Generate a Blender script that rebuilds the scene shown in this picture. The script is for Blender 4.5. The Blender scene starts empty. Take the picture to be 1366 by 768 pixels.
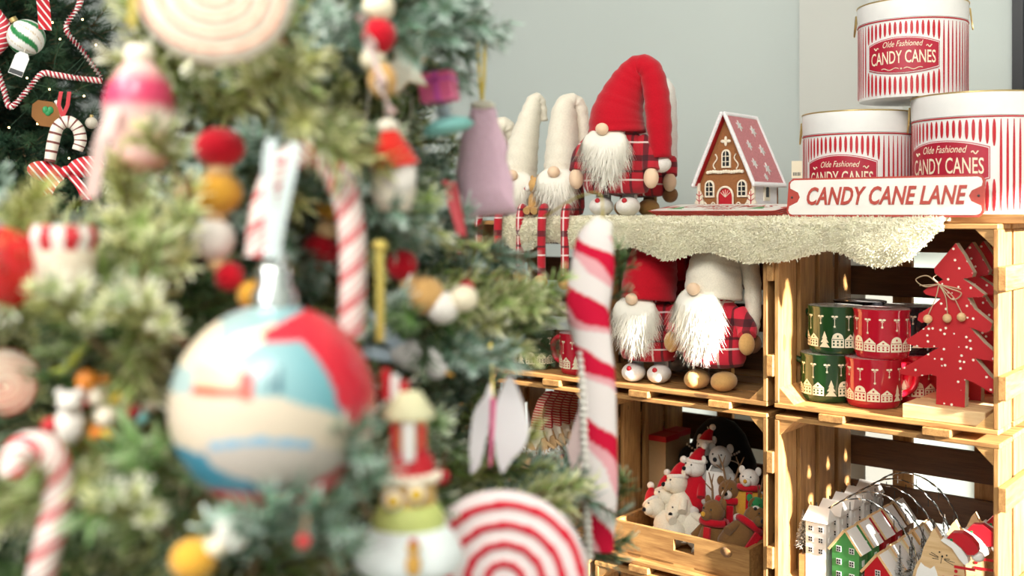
import bpy, bmesh, math, random
from mathutils import Vector, Matrix, noise
random.seed(7)
PI = math.pi
SC = bpy.context.scene
COL = SC.collection

# ------------------------------------------------------------------ camera
F = 1400.0            # focal length in pixels of the 1366 px wide frame
HY = 284.0            # row of the horizon
ZE = 0.982            # eye height
cam = bpy.data.cameras.new('camera')
cam.sensor_width = 36.0
cam.lens = 36.0 * F / 1366.0
cam.shift_y = -(384.0 - HY) / 1366.0
cam.dof.use_dof = True
cam.dof.focus_distance = 1.78
cam.dof.aperture_fstop = 3.3
cam.clip_start = 0.02
camo = bpy.data.objects.new('camera', cam)
COL.objects.link(camo)
camo.location = (0, 0, ZE)
camo.rotation_euler = (PI / 2, 0, 0)
SC.camera = camo

# ------------------------------------------------------------------ light
W = bpy.data.worlds.new('daylight'); SC.world = W; W.use_nodes = True
bg = W.node_tree.nodes['Background']
bg.inputs[0].default_value = (0.93, 0.97, 1.0, 1)
bg.inputs[1].default_value = 0.15
TH = math.radians(39.4)                       # shelf direction
RX = Vector((math.cos(TH), -math.sin(TH), 0))  # along the shelf, to the right
BX = Vector((math.sin(TH), math.cos(TH), 0))   # into the shelf
sun = bpy.data.lights.new('sun', 'SUN'); sun.energy = 23.0; sun.angle = math.radians(2.0)
sun.color = (1.0, 0.95, 0.86)
suno = bpy.data.objects.new('sun', sun); COL.objects.link(suno)
sd = (-RX * 0.95 + BX * 0.14 + Vector((0, 0, -0.36))).normalized()
suno.rotation_euler = sd.to_track_quat('-Z', 'Y').to_euler()
suno.location = (3, -1, 3)

def area(name, loc, target, size, power, color=(1, 1, 1)):
    l = bpy.data.lights.new(name, 'AREA'); l.energy = power; l.shape = 'RECTANGLE'
    l.size = size[0]; l.size_y = size[1]; l.color = color
    o = bpy.data.objects.new(name, l); COL.objects.link(o); o.location = loc
    o.rotation_euler = (Vector(target) - Vector(loc)).to_track_quat('-Z', 'Y').to_euler()
    return o
# unseen area lights added overhead as soft top fill
area('overhead_fill', (0.2, -0.9, 2.85), (0.1, 1.2, 0.9), (1.8, 1.2), 100, (1.0, 0.96, 0.9))
area('overhead_fill', (-1.6, 0.0, 2.85), (-0.4, 1.0, 0.9), (1.2, 1.2), 52, (1.0, 0.96, 0.9))

# area light added left behind the camera to brighten the foreground tree
area('foreground_fill', (-0.95, -0.55, 1.75), (-0.25, 1.0, 0.95), (1.1, 1.1), 13, (1.0, 0.99, 0.96))

SC.view_settings.view_transform = 'Standard'
SC.view_settings.look = 'None'
SC.view_settings.gamma = 1.0
SC.view_settings.use_curve_mapping = False
SC.view_settings.exposure = 0.52

# ------------------------------------------------------------------ coordinates
OX, OY = 0.44, 1.76
def N(px, py, Y):
    return Vector(((px - 683) / F * Y, Y, ZE - (py - HY) / F * Y))
def tv(px, v):
    a = (px - 683) / F
    return (v + OX * BX.x + OY * BX.y) / (a * BX.x + BX.y)
def PV(px, py, v):                     # pixel -> point on the upright plane v behind the shelf front
    return N(px, py, tv(px, v))
def FL(px, v, h):                      # pixel column -> point at height h (relative to the eye)
    p = PV(px, HY, v); p.z = ZE + h; return p
def SH(u, v, h):                       # shelf coordinates -> world
    p = Vector((OX, OY, 0)) + RX * u + BX * v; p.z = ZE + h; return p
def uof(p):
    return (p.x - OX) * RX.x + (p.y - OY) * RX.y

# ------------------------------------------------------------------ materials
MATS = {}
def _new(name):
    m = bpy.data.materials.new(name); m.use_nodes = True
    nt = m.node_tree; b = nt.nodes['Principled BSDF']
    return m, nt, b
def math_n(nt, op, a, b=None, c=None):
    n = nt.nodes.new('ShaderNodeMath'); n.operation = op
    for i, x in enumerate((a, b, c)):
        if x is None: continue
        if isinstance(x, (int, float)): n.inputs[i].default_value = x
        else: nt.links.new(x, n.inputs[i])
    return n.outputs[0]
def mixc(nt, fac, a, b):
    n = nt.nodes.new('ShaderNodeMix'); n.data_type = 'RGBA'
    if isinstance(fac, (int, float)): n.inputs[0].default_value = fac
    else: nt.links.new(fac, n.inputs[0])
    for i, x in ((6, a), (7, b)):
        if isinstance(x, tuple): n.inputs[i].default_value = (*x[:3], 1)
        else: nt.links.new(x, n.inputs[i])
    return n.outputs[2]
def coords(nt, scale=(1, 1, 1), out='Object', rnd=False):
    t = nt.nodes.new('ShaderNodeTexCoord'); mp = nt.nodes.new('ShaderNodeMapping')
    mp.inputs['Scale'].default_value = scale
    nt.links.new(t.outputs[out], mp.inputs[0])
    if rnd:
        oi = nt.nodes.new('ShaderNodeObjectInfo'); cb = nt.nodes.new('ShaderNodeCombineXYZ')
        r = math_n(nt, 'MULTIPLY', oi.outputs['Random'], 37.0)
        for k in range(3): nt.links.new(r, cb.inputs[k])
        nt.links.new(cb.outputs[0], mp.inputs['Location'])
    return mp.outputs[0]
def noise_n(nt, vec, scale, detail=3.0, rough=0.55):
    n = nt.nodes.new('ShaderNodeTexNoise'); nt.links.new(vec, n.inputs['Vector'])
    n.inputs['Scale'].default_value = scale; n.inputs['Detail'].default_value = detail
    n.inputs['Roughness'].default_value = rough
    return n.outputs[0]
def bump(nt, b, h, strength=0.3, dist=0.002):
    n = nt.nodes.new('ShaderNodeBump'); n.inputs['Strength'].default_value = strength
    n.inputs['Distance'].default_value = dist
    nt.links.new(h, n.inputs['Height']); nt.links.new(n.outputs[0], b.inputs['Normal'])
def plain(name, c, rough=0.6, var=0.12, scale=60, metal=0.0, sheen=0.0, bmp=0.0, spec=None, trans=0.0, coat=0.0):
    if name in MATS: return MATS[name]
    m, nt, b = _new(name)
    v = coords(nt)
    f = noise_n(nt, v, scale)
    lo = tuple(x * (1 - var) for x in c); hi = tuple(min(1, x * (1 + var)) for x in c)
    nt.links.new(mixc(nt, f, lo, hi), b.inputs['Base Color'])
    b.inputs['Roughness'].default_value = rough; b.inputs['Metallic'].default_value = metal
    if sheen: b.inputs['Sheen Weight'].default_value = sheen
    if coat: b.inputs['Coat Weight'].default_value = coat
    if trans: b.inputs['Transmission Weight'].default_value = trans
    if spec is not None: b.inputs['Specular IOR Level'].default_value = spec
    if bmp: bump(nt, b, f, bmp)
    MATS[name] = m; return m
def felt(name, c): return plain(name, c, 0.95, 0.16, 350, sheen=0.25, bmp=0.35, spec=0.1)
def vcol(name, rough=0.6, spec=0.3, sss=0.0, coat=0.0):
    if name in MATS: return MATS[name]
    m, nt, b = _new(name)
    a = nt.nodes.new('ShaderNodeVertexColor'); a.layer_name = 'Col'
    nt.links.new(a.outputs[0], b.inputs['Base Color'])
    b.inputs['Roughness'].default_value = rough; b.inputs['Specular IOR Level'].default_value = spec
    if coat: b.inputs['Coat Weight'].default_value = coat
    MATS[name] = m; return m
def wood(name, c1, c2, knots=True):
    if name in MATS: return MATS[name]
    m, nt, b = _new(name)
    v = coords(nt, (1.6, 14, 14), rnd=True)
    f = noise_n(nt, v, 7.0, 6.0, 0.62)
    v2 = coords(nt, (6, 90, 90), rnd=True)
    f2 = noise_n(nt, v2, 5.0, 3.0)
    g = math_n(nt, 'ADD', math_n(nt, 'MULTIPLY', f, 0.75), math_n(nt, 'MULTIPLY', f2, 0.35))
    r = nt.nodes.new('ShaderNodeValToRGB'); nt.links.new(g, r.inputs[0])
    r.color_ramp.elements[0].position = 0.36; r.color_ramp.elements[0].color = (*c2, 1)
    r.color_ramp.elements[1].position = 0.66; r.color_ramp.elements[1].color = (*c1, 1)
    oi = nt.nodes.new('ShaderNodeObjectInfo')
    hsv = nt.nodes.new('ShaderNodeHueSaturation'); nt.links.new(r.outputs[0], hsv.inputs['Color'])
    nt.links.new(math_n(nt, 'ADD', math_n(nt, 'MULTIPLY', oi.outputs['Random'], 0.34), 0.82), hsv.inputs['Value'])
    col = hsv.outputs[0]
    if knots:
        vo = nt.nodes.new('ShaderNodeTexVoronoi'); vo.inputs['Scale'].default_value = 1.0
        nt.links.new(coords(nt, (9, 22, 22), rnd=True), vo.inputs['Vector'])
        k = math_n(nt, 'LESS_THAN', vo.outputs['Distance'], 0.13)
        col = mixc(nt, math_n(nt, 'MULTIPLY', k, 0.6), col, (0.10, 0.04, 0.015))
    nt.links.new(col, b.inputs['Base Color'])
    b.inputs['Roughness'].default_value = 0.62
    bump(nt, b, f2, 0.25, 0.001)
    MATS[name] = m; return m
def plaid(name, base=(0.48, 0.008, 0.022), s=14.0):
    if name in MATS: return MATS[name]
    m, nt, b = _new(name)
    v = coords(nt)
    sp = nt.nodes.new('ShaderNodeSeparateXYZ'); nt.links.new(v, sp.inputs[0])
    def line(sock, off, w, k=s):
        fr = math_n(nt, 'FRACT', math_n(nt, 'ADD', math_n(nt, 'MULTIPLY', sock, k), off + 50.0))
        return math_n(nt, 'LESS_THAN', fr, w)
    X, Z = sp.outputs[0], sp.outputs[2]
    col = base
    for sock, o in ((X, 0.2), (Z, 0.55)):
        col = mixc(nt, math_n(nt, 'MULTIPLY', line(sock, o, 0.16), 0.75), col, (0.02, 0.006, 0.01))
        col = mixc(nt, math_n(nt, 'MULTIPLY', line(sock, o + 0.30, 0.06), 0.75), col, (0.02, 0.006, 0.01))
        col = mixc(nt, math_n(nt, 'MULTIPLY', line(sock, o + 0.52, 0.045), 0.75), col, (0.9, 0.8, 0.75))
    nt.links.new(col, b.inputs['Base Color'])
    b.inputs['Roughness'].default_value = 0.9; b.inputs['Sheen Weight'].default_value = 0.2
    bump(nt, b, noise_n(nt, v, 500), 0.3, 0.001)
    MATS[name] = m; return m
def dotted(name, base, dot, scale, rad):
    if name in MATS: return MATS[name]
    m, nt, b = _new(name)
    vo = nt.nodes.new('ShaderNodeTexVoronoi'); vo.inputs['Scale'].default_value = scale
    nt.links.new(coords(nt), vo.inputs['Vector'])
    vo.inputs['Randomness'].default_value = 0.75
    f = math_n(nt, 'LESS_THAN', vo.outputs['Distance'], rad)
    nt.links.new(mixc(nt, f, base, dot), b.inputs['Base Color']); b.inputs['Roughness'].default_value = 0.55
    MATS[name] = m; return m
def emit(name, c, s):
    if name in MATS: return MATS[name]
    m, nt, b = _new(name)
    b.inputs['Base Color'].default_value = (*c, 1)
    b.inputs['Emission Color'].default_value = (*c, 1); b.inputs['Emission Strength'].default_value = s
    MATS[name] = m; return m

M_wood = wood('pine_wood', (0.50, 0.27, 0.09), (0.24, 0.10, 0.028))
M_woodb = wood('shaded_pine_wood', (0.14, 0.062, 0.026), (0.065, 0.028, 0.011))  # back slats: shade of the unlit crate backs put into the colour
M_pale = wood('pale_wood', (0.74, 0.52, 0.28), (0.58, 0.36, 0.16), False)
M_red = felt('red_felt', (0.50, 0.006, 0.018))
M_redp = plain('red_paint', (0.50, 0.010, 0.020), 0.4)
M_redgl = plain('red_glaze', (0.46, 0.008, 0.025), 0.12, 0.04, coat=0.4)
M_grngl = plain('green_glaze', (0.014, 0.055, 0.015), 0.12, 0.04, coat=0.4)
M_blkgl = plain('black_glaze', (0.012, 0.012, 0.014), 0.12, 0.04)
M_white = plain('white_paint', (0.80, 0.79, 0.76), 0.5, 0.05)
M_offw = felt('cream_felt', (0.82, 0.76, 0.63))
M_wfelt = felt('white_felt', (0.80, 0.76, 0.70))
M_cream = plain('cream_print', (0.84, 0.76, 0.56), 0.5, 0.05)
M_fur = plain('white_fur', (0.90, 0.86, 0.76), 0.75, 0.05, 40, spec=0.2)
M_fleece = plain('sherpa_fleece', (0.94, 0.86, 0.68), 0.95, 0.15, 60, spec=0.05)
M_plaid = plaid('red_plaid')
M_plaidl = plaid('bright_red_plaid', (0.70, 0.02, 0.05), 12.0)
M_skin = plain('felt_skin', (0.86, 0.62, 0.42), 0.9, 0.06, sheen=0.2)
M_tan = felt('tan_felt', (0.62, 0.36, 0.13))
M_brown = felt('brown_felt', (0.22, 0.10, 0.04))
M_must = felt('mustard_felt', (0.66, 0.34, 0.04))
M_black = felt('black_felt', (0.012, 0.012, 0.014))
M_grey = felt('grey_felt', (0.45, 0.43, 0.40))
M_kraft = plain('kraft_card', (0.42, 0.27, 0.13), 0.85)
M_gold = plain('gold_cord', (0.78, 0.62, 0.16), 0.35, 0.2, metal=0.5)
M_brass = plain('brass', (0.70, 0.52, 0.22), 0.3, 0.1, metal=0.9)
M_silver = plain('silver', (0.78, 0.82, 0.82), 0.18, 0.05, metal=1.0)
M_wire = plain('dark_wire', (0.04, 0.035, 0.03), 0.5)
M_ging = plain('gingerbread', (0.30, 0.115, 0.035), 0.8, 0.25, 300, bmp=0.3)
M_icing = plain('icing', (0.88, 0.80, 0.64), 0.6, 0.06)
M_snow = plain('glitter_snow', (0.90, 0.88, 0.88), 0.7, 0.12, 600, bmp=0.5)
M_pinkg = plain('pink_glitter', (0.72, 0.20, 0.24), 0.6, 0.45, 420, bmp=0.4)
M_pinkf = felt('pale_pink_felt', (0.95, 0.60, 0.74))
M_hotp = felt('hot_pink_felt', (0.88, 0.16, 0.34))
M_teal = plain('teal_felt', (0.28, 0.66, 0.62), 0.7)
M_dark = plain('dark_pane', (0.015, 0.016, 0.018), 0.3)
M_green = felt('green_felt', (0.03, 0.22, 0.07))
M_grnp = plain('green_paint', (0.07, 0.30, 0.08), 0.5)
M_orange = plain('orange_paint', (0.85, 0.24, 0.03), 0.5)
M_trunk = plain('grey_metal_pole', (0.16, 0.18, 0.19), 0.4, 0.05, metal=0.6)
M_needle = vcol('flocked_needles', 0.6, 0.25)
M_vc = vcol('painted_colours', 0.3, 0.4, coat=0.2)
M_vcf = vcol('felt_colours', 0.9, 0.1)

# ------------------------------------------------------------------ mesh builder
class MB:
    def __init__(s): s.v = []; s.f = []; s.m = []; s.c = []
    def add(s, vs, fs, mat=0, col=None):
        o = len(s.v); s.v += [tuple(x) for x in vs]
        s.f += [tuple(i + o for i in f) for f in fs]
        s.m += (mat if isinstance(mat, list) else [mat] * len(fs))
        s.c += (col if isinstance(col, list) else [col or (1, 1, 1)] * len(vs))
        return s
    def box(s, c, d, mat=0, rz=0, col=None):
        x, y, z = d[0] / 2, d[1] / 2, d[2] / 2; cs, sn = math.cos(rz), math.sin(rz)
        vs = []
        for k in (-z, z):
            for a, b in ((-x, -y), (x, -y), (x, y), (-x, y)):
                vs.append((c[0] + a * cs - b * sn, c[1] + a * sn + b * cs, c[2] + k))
        return s.add(vs, [(3, 2, 1, 0), (4, 5, 6, 7), (0, 1, 5, 4), (1, 2, 6, 5), (2, 3, 7, 6), (3, 0, 4, 7)], mat, col)
    def tube(s, path, r, n=10, mat=0, twist=0.0, ell=1.0, cap=True, cols=None, up=None):
        P = [Vector(p) for p in path]
        R = r if isinstance(r, (list, tuple)) else [r] * len(P)
        t0 = (P[1] - P[0]).normalized()
        ref = Vector(up) if up else (Vector((0, 0, 1)) if abs(t0.z) < 0.9 else Vector((0, 1, 0)))
        nx = (ref - t0 * ref.dot(t0)).normalized(); L = 0; vs = []; fs = []; ms = []; cl = []
        for i, p in enumerate(P):
            if i == 0: t = t0
            elif i == len(P) - 1: t = (P[i] - P[i - 1]).normalized()
            else: t = (P[i + 1] - P[i - 1]).normalized()
            nx = (nx - t * nx.dot(t)).normalized(); ny = t.cross(nx)
            if i: L += (P[i] - P[i - 1]).length
            for j in range(n):
                a = 2 * PI * j / n + twist * L
                vs.append(p + (nx * math.cos(a) + ny * math.sin(a) * ell) * R[i])
                if cols: cl.append(cols(i / (len(P) - 1), j / n))
        for i in range(len(P) - 1):
            for j in range(n):
                k = (j + 1) % n
                fs.append((i * n + j, i * n + k, (i + 1) * n + k, (i + 1) * n + j))
                ms.append(mat(i, j) if callable(mat) else mat)
        if cap:
            fs.append(tuple(range(n))[::-1]); ms.append(mat(0, 0) if callable(mat) else mat)
            fs.append(tuple((len(P) - 1) * n + j for j in range(n))); ms.append(mat(len(P) - 2, 0) if callable(mat) else mat)
        return s.add(vs, fs, ms, cl if cols else None)
    def lathe(s, prof, n=24, mat=0, c=(0, 0, 0), sx=1, sy=1, cols=None, a0=0.0):
        vs = []; fs = []; ms = []; cl = []
        for i, (r, z) in enumerate(prof):
            for j in range(n):
                a = 2 * PI * j / n + a0
                vs.append((c[0] + r * sx * math.cos(a), c[1] + r * sy * math.sin(a), c[2] + z))
                if cols: cl.append(cols(i / (len(prof) - 1), a, vs[-1]))
        for i in range(len(prof) - 1):
            for j in range(n):
                k = (j + 1) % n
                fs.append((i * n + j, i * n + k, (i + 1) * n + k, (i + 1) * n + j))
                ms.append(mat(i, j) if callable(mat) else mat)
        if prof[0][0] > 1e-6: fs.append(tuple(range(n))[::-1]); ms.append(mat(0, 0) if callable(mat) else mat)
        if prof[-1][0] > 1e-6:
            fs.append(tuple((len(prof) - 1) * n + j for j in range(n))); ms.append(mat(len(prof) - 2, 0) if callable(mat) else mat)
        return s.add(vs, fs, ms, cl if cols else None)
    def ball(s, c, r, n=16, m=10, mat=0, rot=None, col=None):
        if isinstance(r, (int, float)): r = (r, r, r)
        vs = []; fs = []
        for i in range(m + 1):
            ph = PI * i / m
            for j in range(n):
                a = 2 * PI * j / n
                p = Vector((r[0] * math.sin(ph) * math.cos(a), r[1] * math.sin(ph) * math.sin(a), -r[2] * math.cos(ph)))
                if rot: p = rot @ p
                vs.append(p + Vector(c))
        for i in range(m):
            for j in range(n):
                k = (j + 1) % n
                fs.append((i * n + j, i * n + k, (i + 1) * n + k, (i + 1) * n + j))
        return s.add(vs, fs, mat, col)
    def prism(s, pts, y0, y1, mat=0, side=None, col=None):
        n = len(pts)
        vs = [(x, y0, z) for x, z in pts] + [(x, y1, z) for x, z in pts]
        ar = sum(pts[i][0] * pts[(i + 1) % n][1] - pts[(i + 1) % n][0] * pts[i][1] for i in range(n))
        fr = tuple(range(n)) if ar > 0 else tuple(range(n))[::-1]
        bk = tuple(i + n for i in fr[::-1])
        fs = [fr, bk]
        for q in range(n):
            a, b = fr[q], fr[(q + 1) % n]
            fs.append((b, a, a + n, b + n))
        sm = mat if side is None else side
        return s.add(vs, fs, [mat, mat] + [sm] * n, col)
    def blade(s, pts, w, side, mat=0, cols=None, taper=0.15):
        vs = []; cl = []
        for i, p in enumerate(pts):
            k = 1 - (1 - taper) * i / (len(pts) - 1)
            vs += [Vector(p) - side * w * k / 2, Vector(p) + side * w * k / 2]
            if cols: cl += [cols[i], cols[i]]
        fs = [(2 * i, 2 * i + 1, 2 * i + 3, 2 * i + 2) for i in range(len(pts) - 1)]
        return s.add(vs, fs, mat, cl if cols else None)
    def mesh(s, name, mats, smooth=35, usecol=False):
        me = bpy.data.meshes.new(name); me.from_pydata(s.v, [], s.f)
        for m in mats: me.materials.append(m)
        me.polygons.foreach_set('material_index', s.m)
        if usecol:
            ca = me.color_attributes.new('Col', 'FLOAT_COLOR', 'POINT')
            ca.data.foreach_set('color', [x for c in s.c for x in (c[0], c[1], c[2], 1.0)])
        if smooth:
            me.polygons.foreach_set('use_smooth', [True] * len(s.f))
            me.update()
            if smooth < 170: me.set_sharp_from_angle(angle=math.radians(smooth))
        me.update()
        return me
def obj(name, data, parent=None, loc=(0, 0, 0), rot=(0, 0, 0), scale=None):
    o = bpy.data.objects.new(name, data); COL.objects.link(o)
    o.parent = parent; o.location = loc; o.rotation_euler = rot
    if scale: o.scale = scale if isinstance(scale, (tuple, list)) else (scale,) * 3
    return o
def part(name, mb, mats, parent=None, smooth=35, usecol=False, **kw):
    if not isinstance(mats, (list, tuple)): mats = [mats]
    return obj(name, mb.mesh(name, mats, smooth, usecol), parent, **kw)
def tag(o, label, cat, group=None):
    o['label'] = label; o['category'] = cat
    if group: o['group'] = group
    return o
def thing(name, label, cat, loc, rz=0.0, group=None, rot=None):
    o = bpy.data.objects.new(name, None); COL.objects.link(o); o.empty_display_size = 0.02
    o.location = loc; o.rotation_euler = rot or (0, 0, rz)
    return tag(o, label, cat, group)
def struct(name, mb, mats, parent=None):
    o = part(name, mb, mats, parent); o['kind'] = 'structure'; return o
def dup(o, parent=None):
    c = o.copy(); COL.objects.link(c); c.parent = parent
    for ch in list(o.children): dup(ch, c)
    return c
def text_mesh(txt, size, extrude=0.0, shear=0.0, offset=0.0, sx=1.0, spacing=1.0, align='CENTER', res=3):
    cu = bpy.data.curves.new('lettering', 'FONT'); cu.body = txt; cu.size = size; cu.extrude = extrude
    cu.shear = shear; cu.offset = offset; cu.align_x = align; cu.align_y = 'CENTER'; cu.space_character = spacing
    cu.resolution_u = res
    o = bpy.data.objects.new('lettering', cu); COL.objects.link(o)
    bpy.context.view_layer.update()
    dg = bpy.context.evaluated_depsgraph_get()
    me = bpy.data.meshes.new_from_object(o.evaluated_get(dg))
    bpy.data.objects.remove(o)
    for v in me.vertices:                       # upright: x right, z up, facing -y
        x, y, z = v.co; v.co = (x * sx, -z, y)
    me.materials.clear()
    return me
def text_part(name, txt, size, mat, parent, loc, warp=None, rot=(0, 0, 0), **kw):
    me = text_mesh(txt, size, **kw); me.name = name; me.materials.append(mat)
    if warp:
        for v in me.vertices: v.co = warp(v.co)
    return obj(name, me, parent, loc=loc, rot=rot)
def rib(path, w, wid, t=0.0006):                # flat ribbon along a path; wid: width direction
    mb = MB(); wv = Vector(wid).normalized() * w / 2; vs = []; n = len(path)
    nrm = (Vector(path[1]) - Vector(path[0])).cross(wv).normalized() * t
    for p in path:
        p = Vector(p); vs += [p - wv + nrm, p + wv + nrm, p + wv - nrm, p - wv - nrm]
    fs = []
    for i in range(n - 1):
        for j in range(4):
            k = (j + 1) % 4
            fs.append((i * 4 + j, i * 4 + k, i * 4 + 4 + k, i * 4 + 4 + j))
    fs += [(3, 2, 1, 0), tuple((n - 1) * 4 + j for j in range(4))]
    return mb.add(vs, fs)
def bez(pts, n=8):                              # Catmull-Rom through points
    P = [Vector(p) for p in pts]; P = [2 * P[0] - P[1]] + P + [2 * P[-1] - P[-2]]; out = []
    for i in range(1, len(P) - 2):
        for k in range(n):
            t = k / n
            out.append(0.5 * ((2 * P[i]) + (P[i + 1] - P[i - 1]) * t + (2 * P[i - 1] - 5 * P[i] + 4 * P[i + 1] - P[i + 2]) * t * t + (3 * P[i] - P[i - 1] - 3 * P[i + 1] + P[i + 2]) * t ** 3))
    out.append(P[-2]); return out
def lerpl(vals, n):                             # resample a list of numbers to n values
    out = []
    for i in range(n):
        x = i / (n - 1) * (len(vals) - 1); k = min(int(x), len(vals) - 2)
        out.append(vals[k] + (vals[k + 1] - vals[k]) * (x - k))
    return out
# ------------------------------------------------------------------ the room
M_wall = plain('wall_paint', (0.53, 0.59, 0.56), 0.8, 0.03, 3)
M_wall2 = plain('pilaster_paint', (0.56, 0.575, 0.53), 0.8, 0.03, 3)
M_floor = plain('floor_concrete', (0.36, 0.34, 0.32), 0.5, 0.15, 5)
M_frame = plain('black_frame', (0.012, 0.013, 0.015), 0.4)
VW = 0.62
def shbox(mb, u0, u1, v0, v1, z0, z1, mat=0):
    c = SH((u0 + u1) / 2, (v0 + v1) / 2, 0); c.z = (z0 + z1) / 2
    return mb.box(c, (u1 - u0, v1 - v0, z1 - z0), mat, rz=-TH)
struct('floor', MB().box((0.2, 1.0, -0.05), (9, 9, 0.1)), M_floor)
uw = uof(PV(1352, 100, VW)); u3 = uof(PV(1228, 100, VW)); u2 = uof(PV(1160, 100, VW)); u1 = uof(PV(1075, 100, VW))
mb = MB(); shbox(mb, -5.0, uw, VW, VW + 0.12, 0, 3.0); shbox(mb, uw, 1.6, VW, VW + 0.12, 0, 0.3); shbox(mb, uw, 1.6, VW, VW + 0.12, 2.3, 3.0)
struct('wall_back', mb, M_wall)
mb = MB(); shbox(mb, u1, u3 - 0.02, VW - 0.035, VW + 0.01, 0, 3.0); shbox(mb, u2 + 0.01, u3 - 0.02, VW - 0.05, VW - 0.034, 0, 3.0)
struct('trim_1', mb, M_wall2)
win = bpy.data.objects.new('window_1', None); COL.objects.link(win); win['kind'] = 'structure'
mb = MB()
for a, b in ((uw, uw + 0.020), (uw + 0.6, uw + 0.63), (1.572, 1.6)): shbox(mb, a, b, VW - 0.012, VW + 0.05, 0.3, 2.3)
shbox(mb, uw, 1.6, VW - 0.02, VW + 0.09, 0.3, 0.33); shbox(mb, uw, 1.6, VW - 0.02, VW + 0.09, 2.27, 2.3)
part('window_frame', mb, M_frame, win)
M_glass = plain('window_glass', (0.9, 0.95, 0.96), 0.02, 0.0, trans=1.0)
for a, b in ((uw + 0.03, uw + 0.6), (uw + 0.63, 1.57)):
    mb = MB(); shbox(mb, a, b, VW + 0.03, VW + 0.036, 0.33, 2.27); part('pane', mb, M_glass, win)
mb = MB(); lz = ZE + 0.53  # unseen wall, opening shaped to keep sun off upper wall and foreground
shbox(mb, 1.6, 1.72, 0.5, VW + 0.12, 0, 3.0); shbox(mb, 1.6, 1.72, -0.5, 0.5, lz, 3.0); shbox(mb, 1.6, 1.72, -0.5, 0.5, 0, 0.08)
shbox(mb, 1.6, 1.72, -3.2, -0.5, 0, 3.0)
struct('wall_right', mb, M_wall)
mb = MB(); shbox(mb, -5.0, 1.72, -3.2, VW + 0.12, 3.0, 3.1)  # unseen ceiling, added to stop sun coming over the right wall
struct('ceiling', mb, plain('ceiling_paint', (0.8, 0.8, 0.78), 0.9, 0.03, 3))

# ------------------------------------------------------------------ crates
CW, CD, CH, CT = 0.353, 0.318, 0.31, 0.008
STEP = 0.366; TOP = -0.016; ROW = 0.322
_pl = {}
def plank(L, w, t, mat):
    key = (round(L, 4), round(w, 4), round(t, 4), mat.name)
    if key not in _pl:
        bm = bmesh.new(); bmesh.ops.create_cube(bm, size=1.0)
        bmesh.ops.scale(bm, vec=(L, w, t), verts=bm.verts)
        bmesh.ops.bevel(bm, geom=bm.edges[:], offset=min(0.0012, t * 0.2), segments=1, affect='EDGES')
        me = bpy.data.meshes.new('plank'); bm.to_mesh(me); bm.free(); me.materials.append(mat); _pl[key] = me
    return _pl[key]
tri = {}
def corner_mesh(sx, sz):
    if (sx, sz) not in tri:
        e = 0.026
        mb = MB().prism([(0, 0), (sx * e, 0), (0, sz * e)], 0, CD - 0.004)
        tri[(sx, sz)] = mb.mesh('corner_post', [M_wood], 0)
    return tri[(sx, sz)]
def make_crate(label, col, row, right_battens=False):
    c = thing('wooden_crate', label, 'crate', SH(col * STEP, 0, TOP - CH - row * ROW), -TH, 'stacked display crates')
    j = lambda s=0.0015: random.uniform(-s, s)
    sw = 0.070; gy = (CD - 4 * sw) / 3
    for i in range(4):
        y = sw / 2 + i * (sw + gy)
        obj('slat', plank(CW, sw, CT, M_wood), c, (CW / 2 + j(), y, CT / 2), (0, 0, 0))
        obj('slat', plank(CW, sw, CT, M_wood), c, (CW / 2 + j(), y, CH - CT / 2), (0, 0, 0))
        w2 = sw - (0.008 if i % 2 else 0)
        obj('slat', plank(CH - 2 * CT, w2, CT, M_wood), c, (CT / 2, y, CH / 2), (0, PI / 2, 0)).rotation_euler = (PI / 2, -PI / 2, PI / 2)
        obj('slat', plank(CH - 2 * CT, w2, CT, M_wood), c, (CW - CT / 2, y, CH / 2)).rotation_euler = (PI / 2, -PI / 2, PI / 2)
    for i in range(4):
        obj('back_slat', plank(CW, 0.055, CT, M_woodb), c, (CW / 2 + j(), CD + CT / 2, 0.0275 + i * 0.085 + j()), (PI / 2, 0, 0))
    for x in (0.10, 0.245):
        obj('back_batten', plank(CH, 0.036, 0.012, M_wood), c, (x, CD + CT + 0.006, CH / 2)).rotation_euler = (PI / 2, -PI / 2, 0)
    for x in (0.10, 0.265):
        obj('batten', plank(CD + 0.004, 0.042, 0.012, M_wood), c, (x, CD / 2 - 0.004, -0.006), (0, 0, PI / 2))
    for zt in (0.08, 0.24):
        obj('batten', plank(CD + 0.004, 0.036, 0.012, M_wood), c, (-0.006, CD / 2 - 0.004, CH - zt)).rotation_euler = (PI / 2, 0, PI / 2)
        if right_battens:
            obj('batten', plank(CD + 0.004, 0.036, 0.012, M_wood), c, (CW + 0.006, CD / 2 - 0.004, CH - zt)).rotation_euler = (PI / 2, 0, PI / 2)
    for sx, x in ((1, CT), (-1, CW - CT)):
        for sz, z in ((1, CT), (-1, CH - CT)):
            obj('corner_post', corner_mesh(sx, sz), c, (x, 0.002, z))
    return c
make_crate('upper crate holding mugs and red wooden trees', 0, 0, True)
make_crate('lower crate holding wire hoops of houses and wooden cats', 0, 1, True)
make_crate('upper crate with two standing gnomes inside', -1, 0)
make_crate('lower crate with tray of plush animals inside', -1, 1)
make_crate('bottom row crate under the crate of house hoops', 0, 2, True)
make_crate('bottom row crate under the tray of plush animals', -1, 2)
make_crate('bottom row crate below the gnome signs', -2, 2)
make_crate('upper crate behind the dangling gnome legs', -2, 0)
make_crate('lower crate with row of striped hat gnome signs', -2, 1)
FU = TOP - CH + CT                # floor height inside upper / lower crates (relative to the eye)
FLW = FU - ROW
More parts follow.
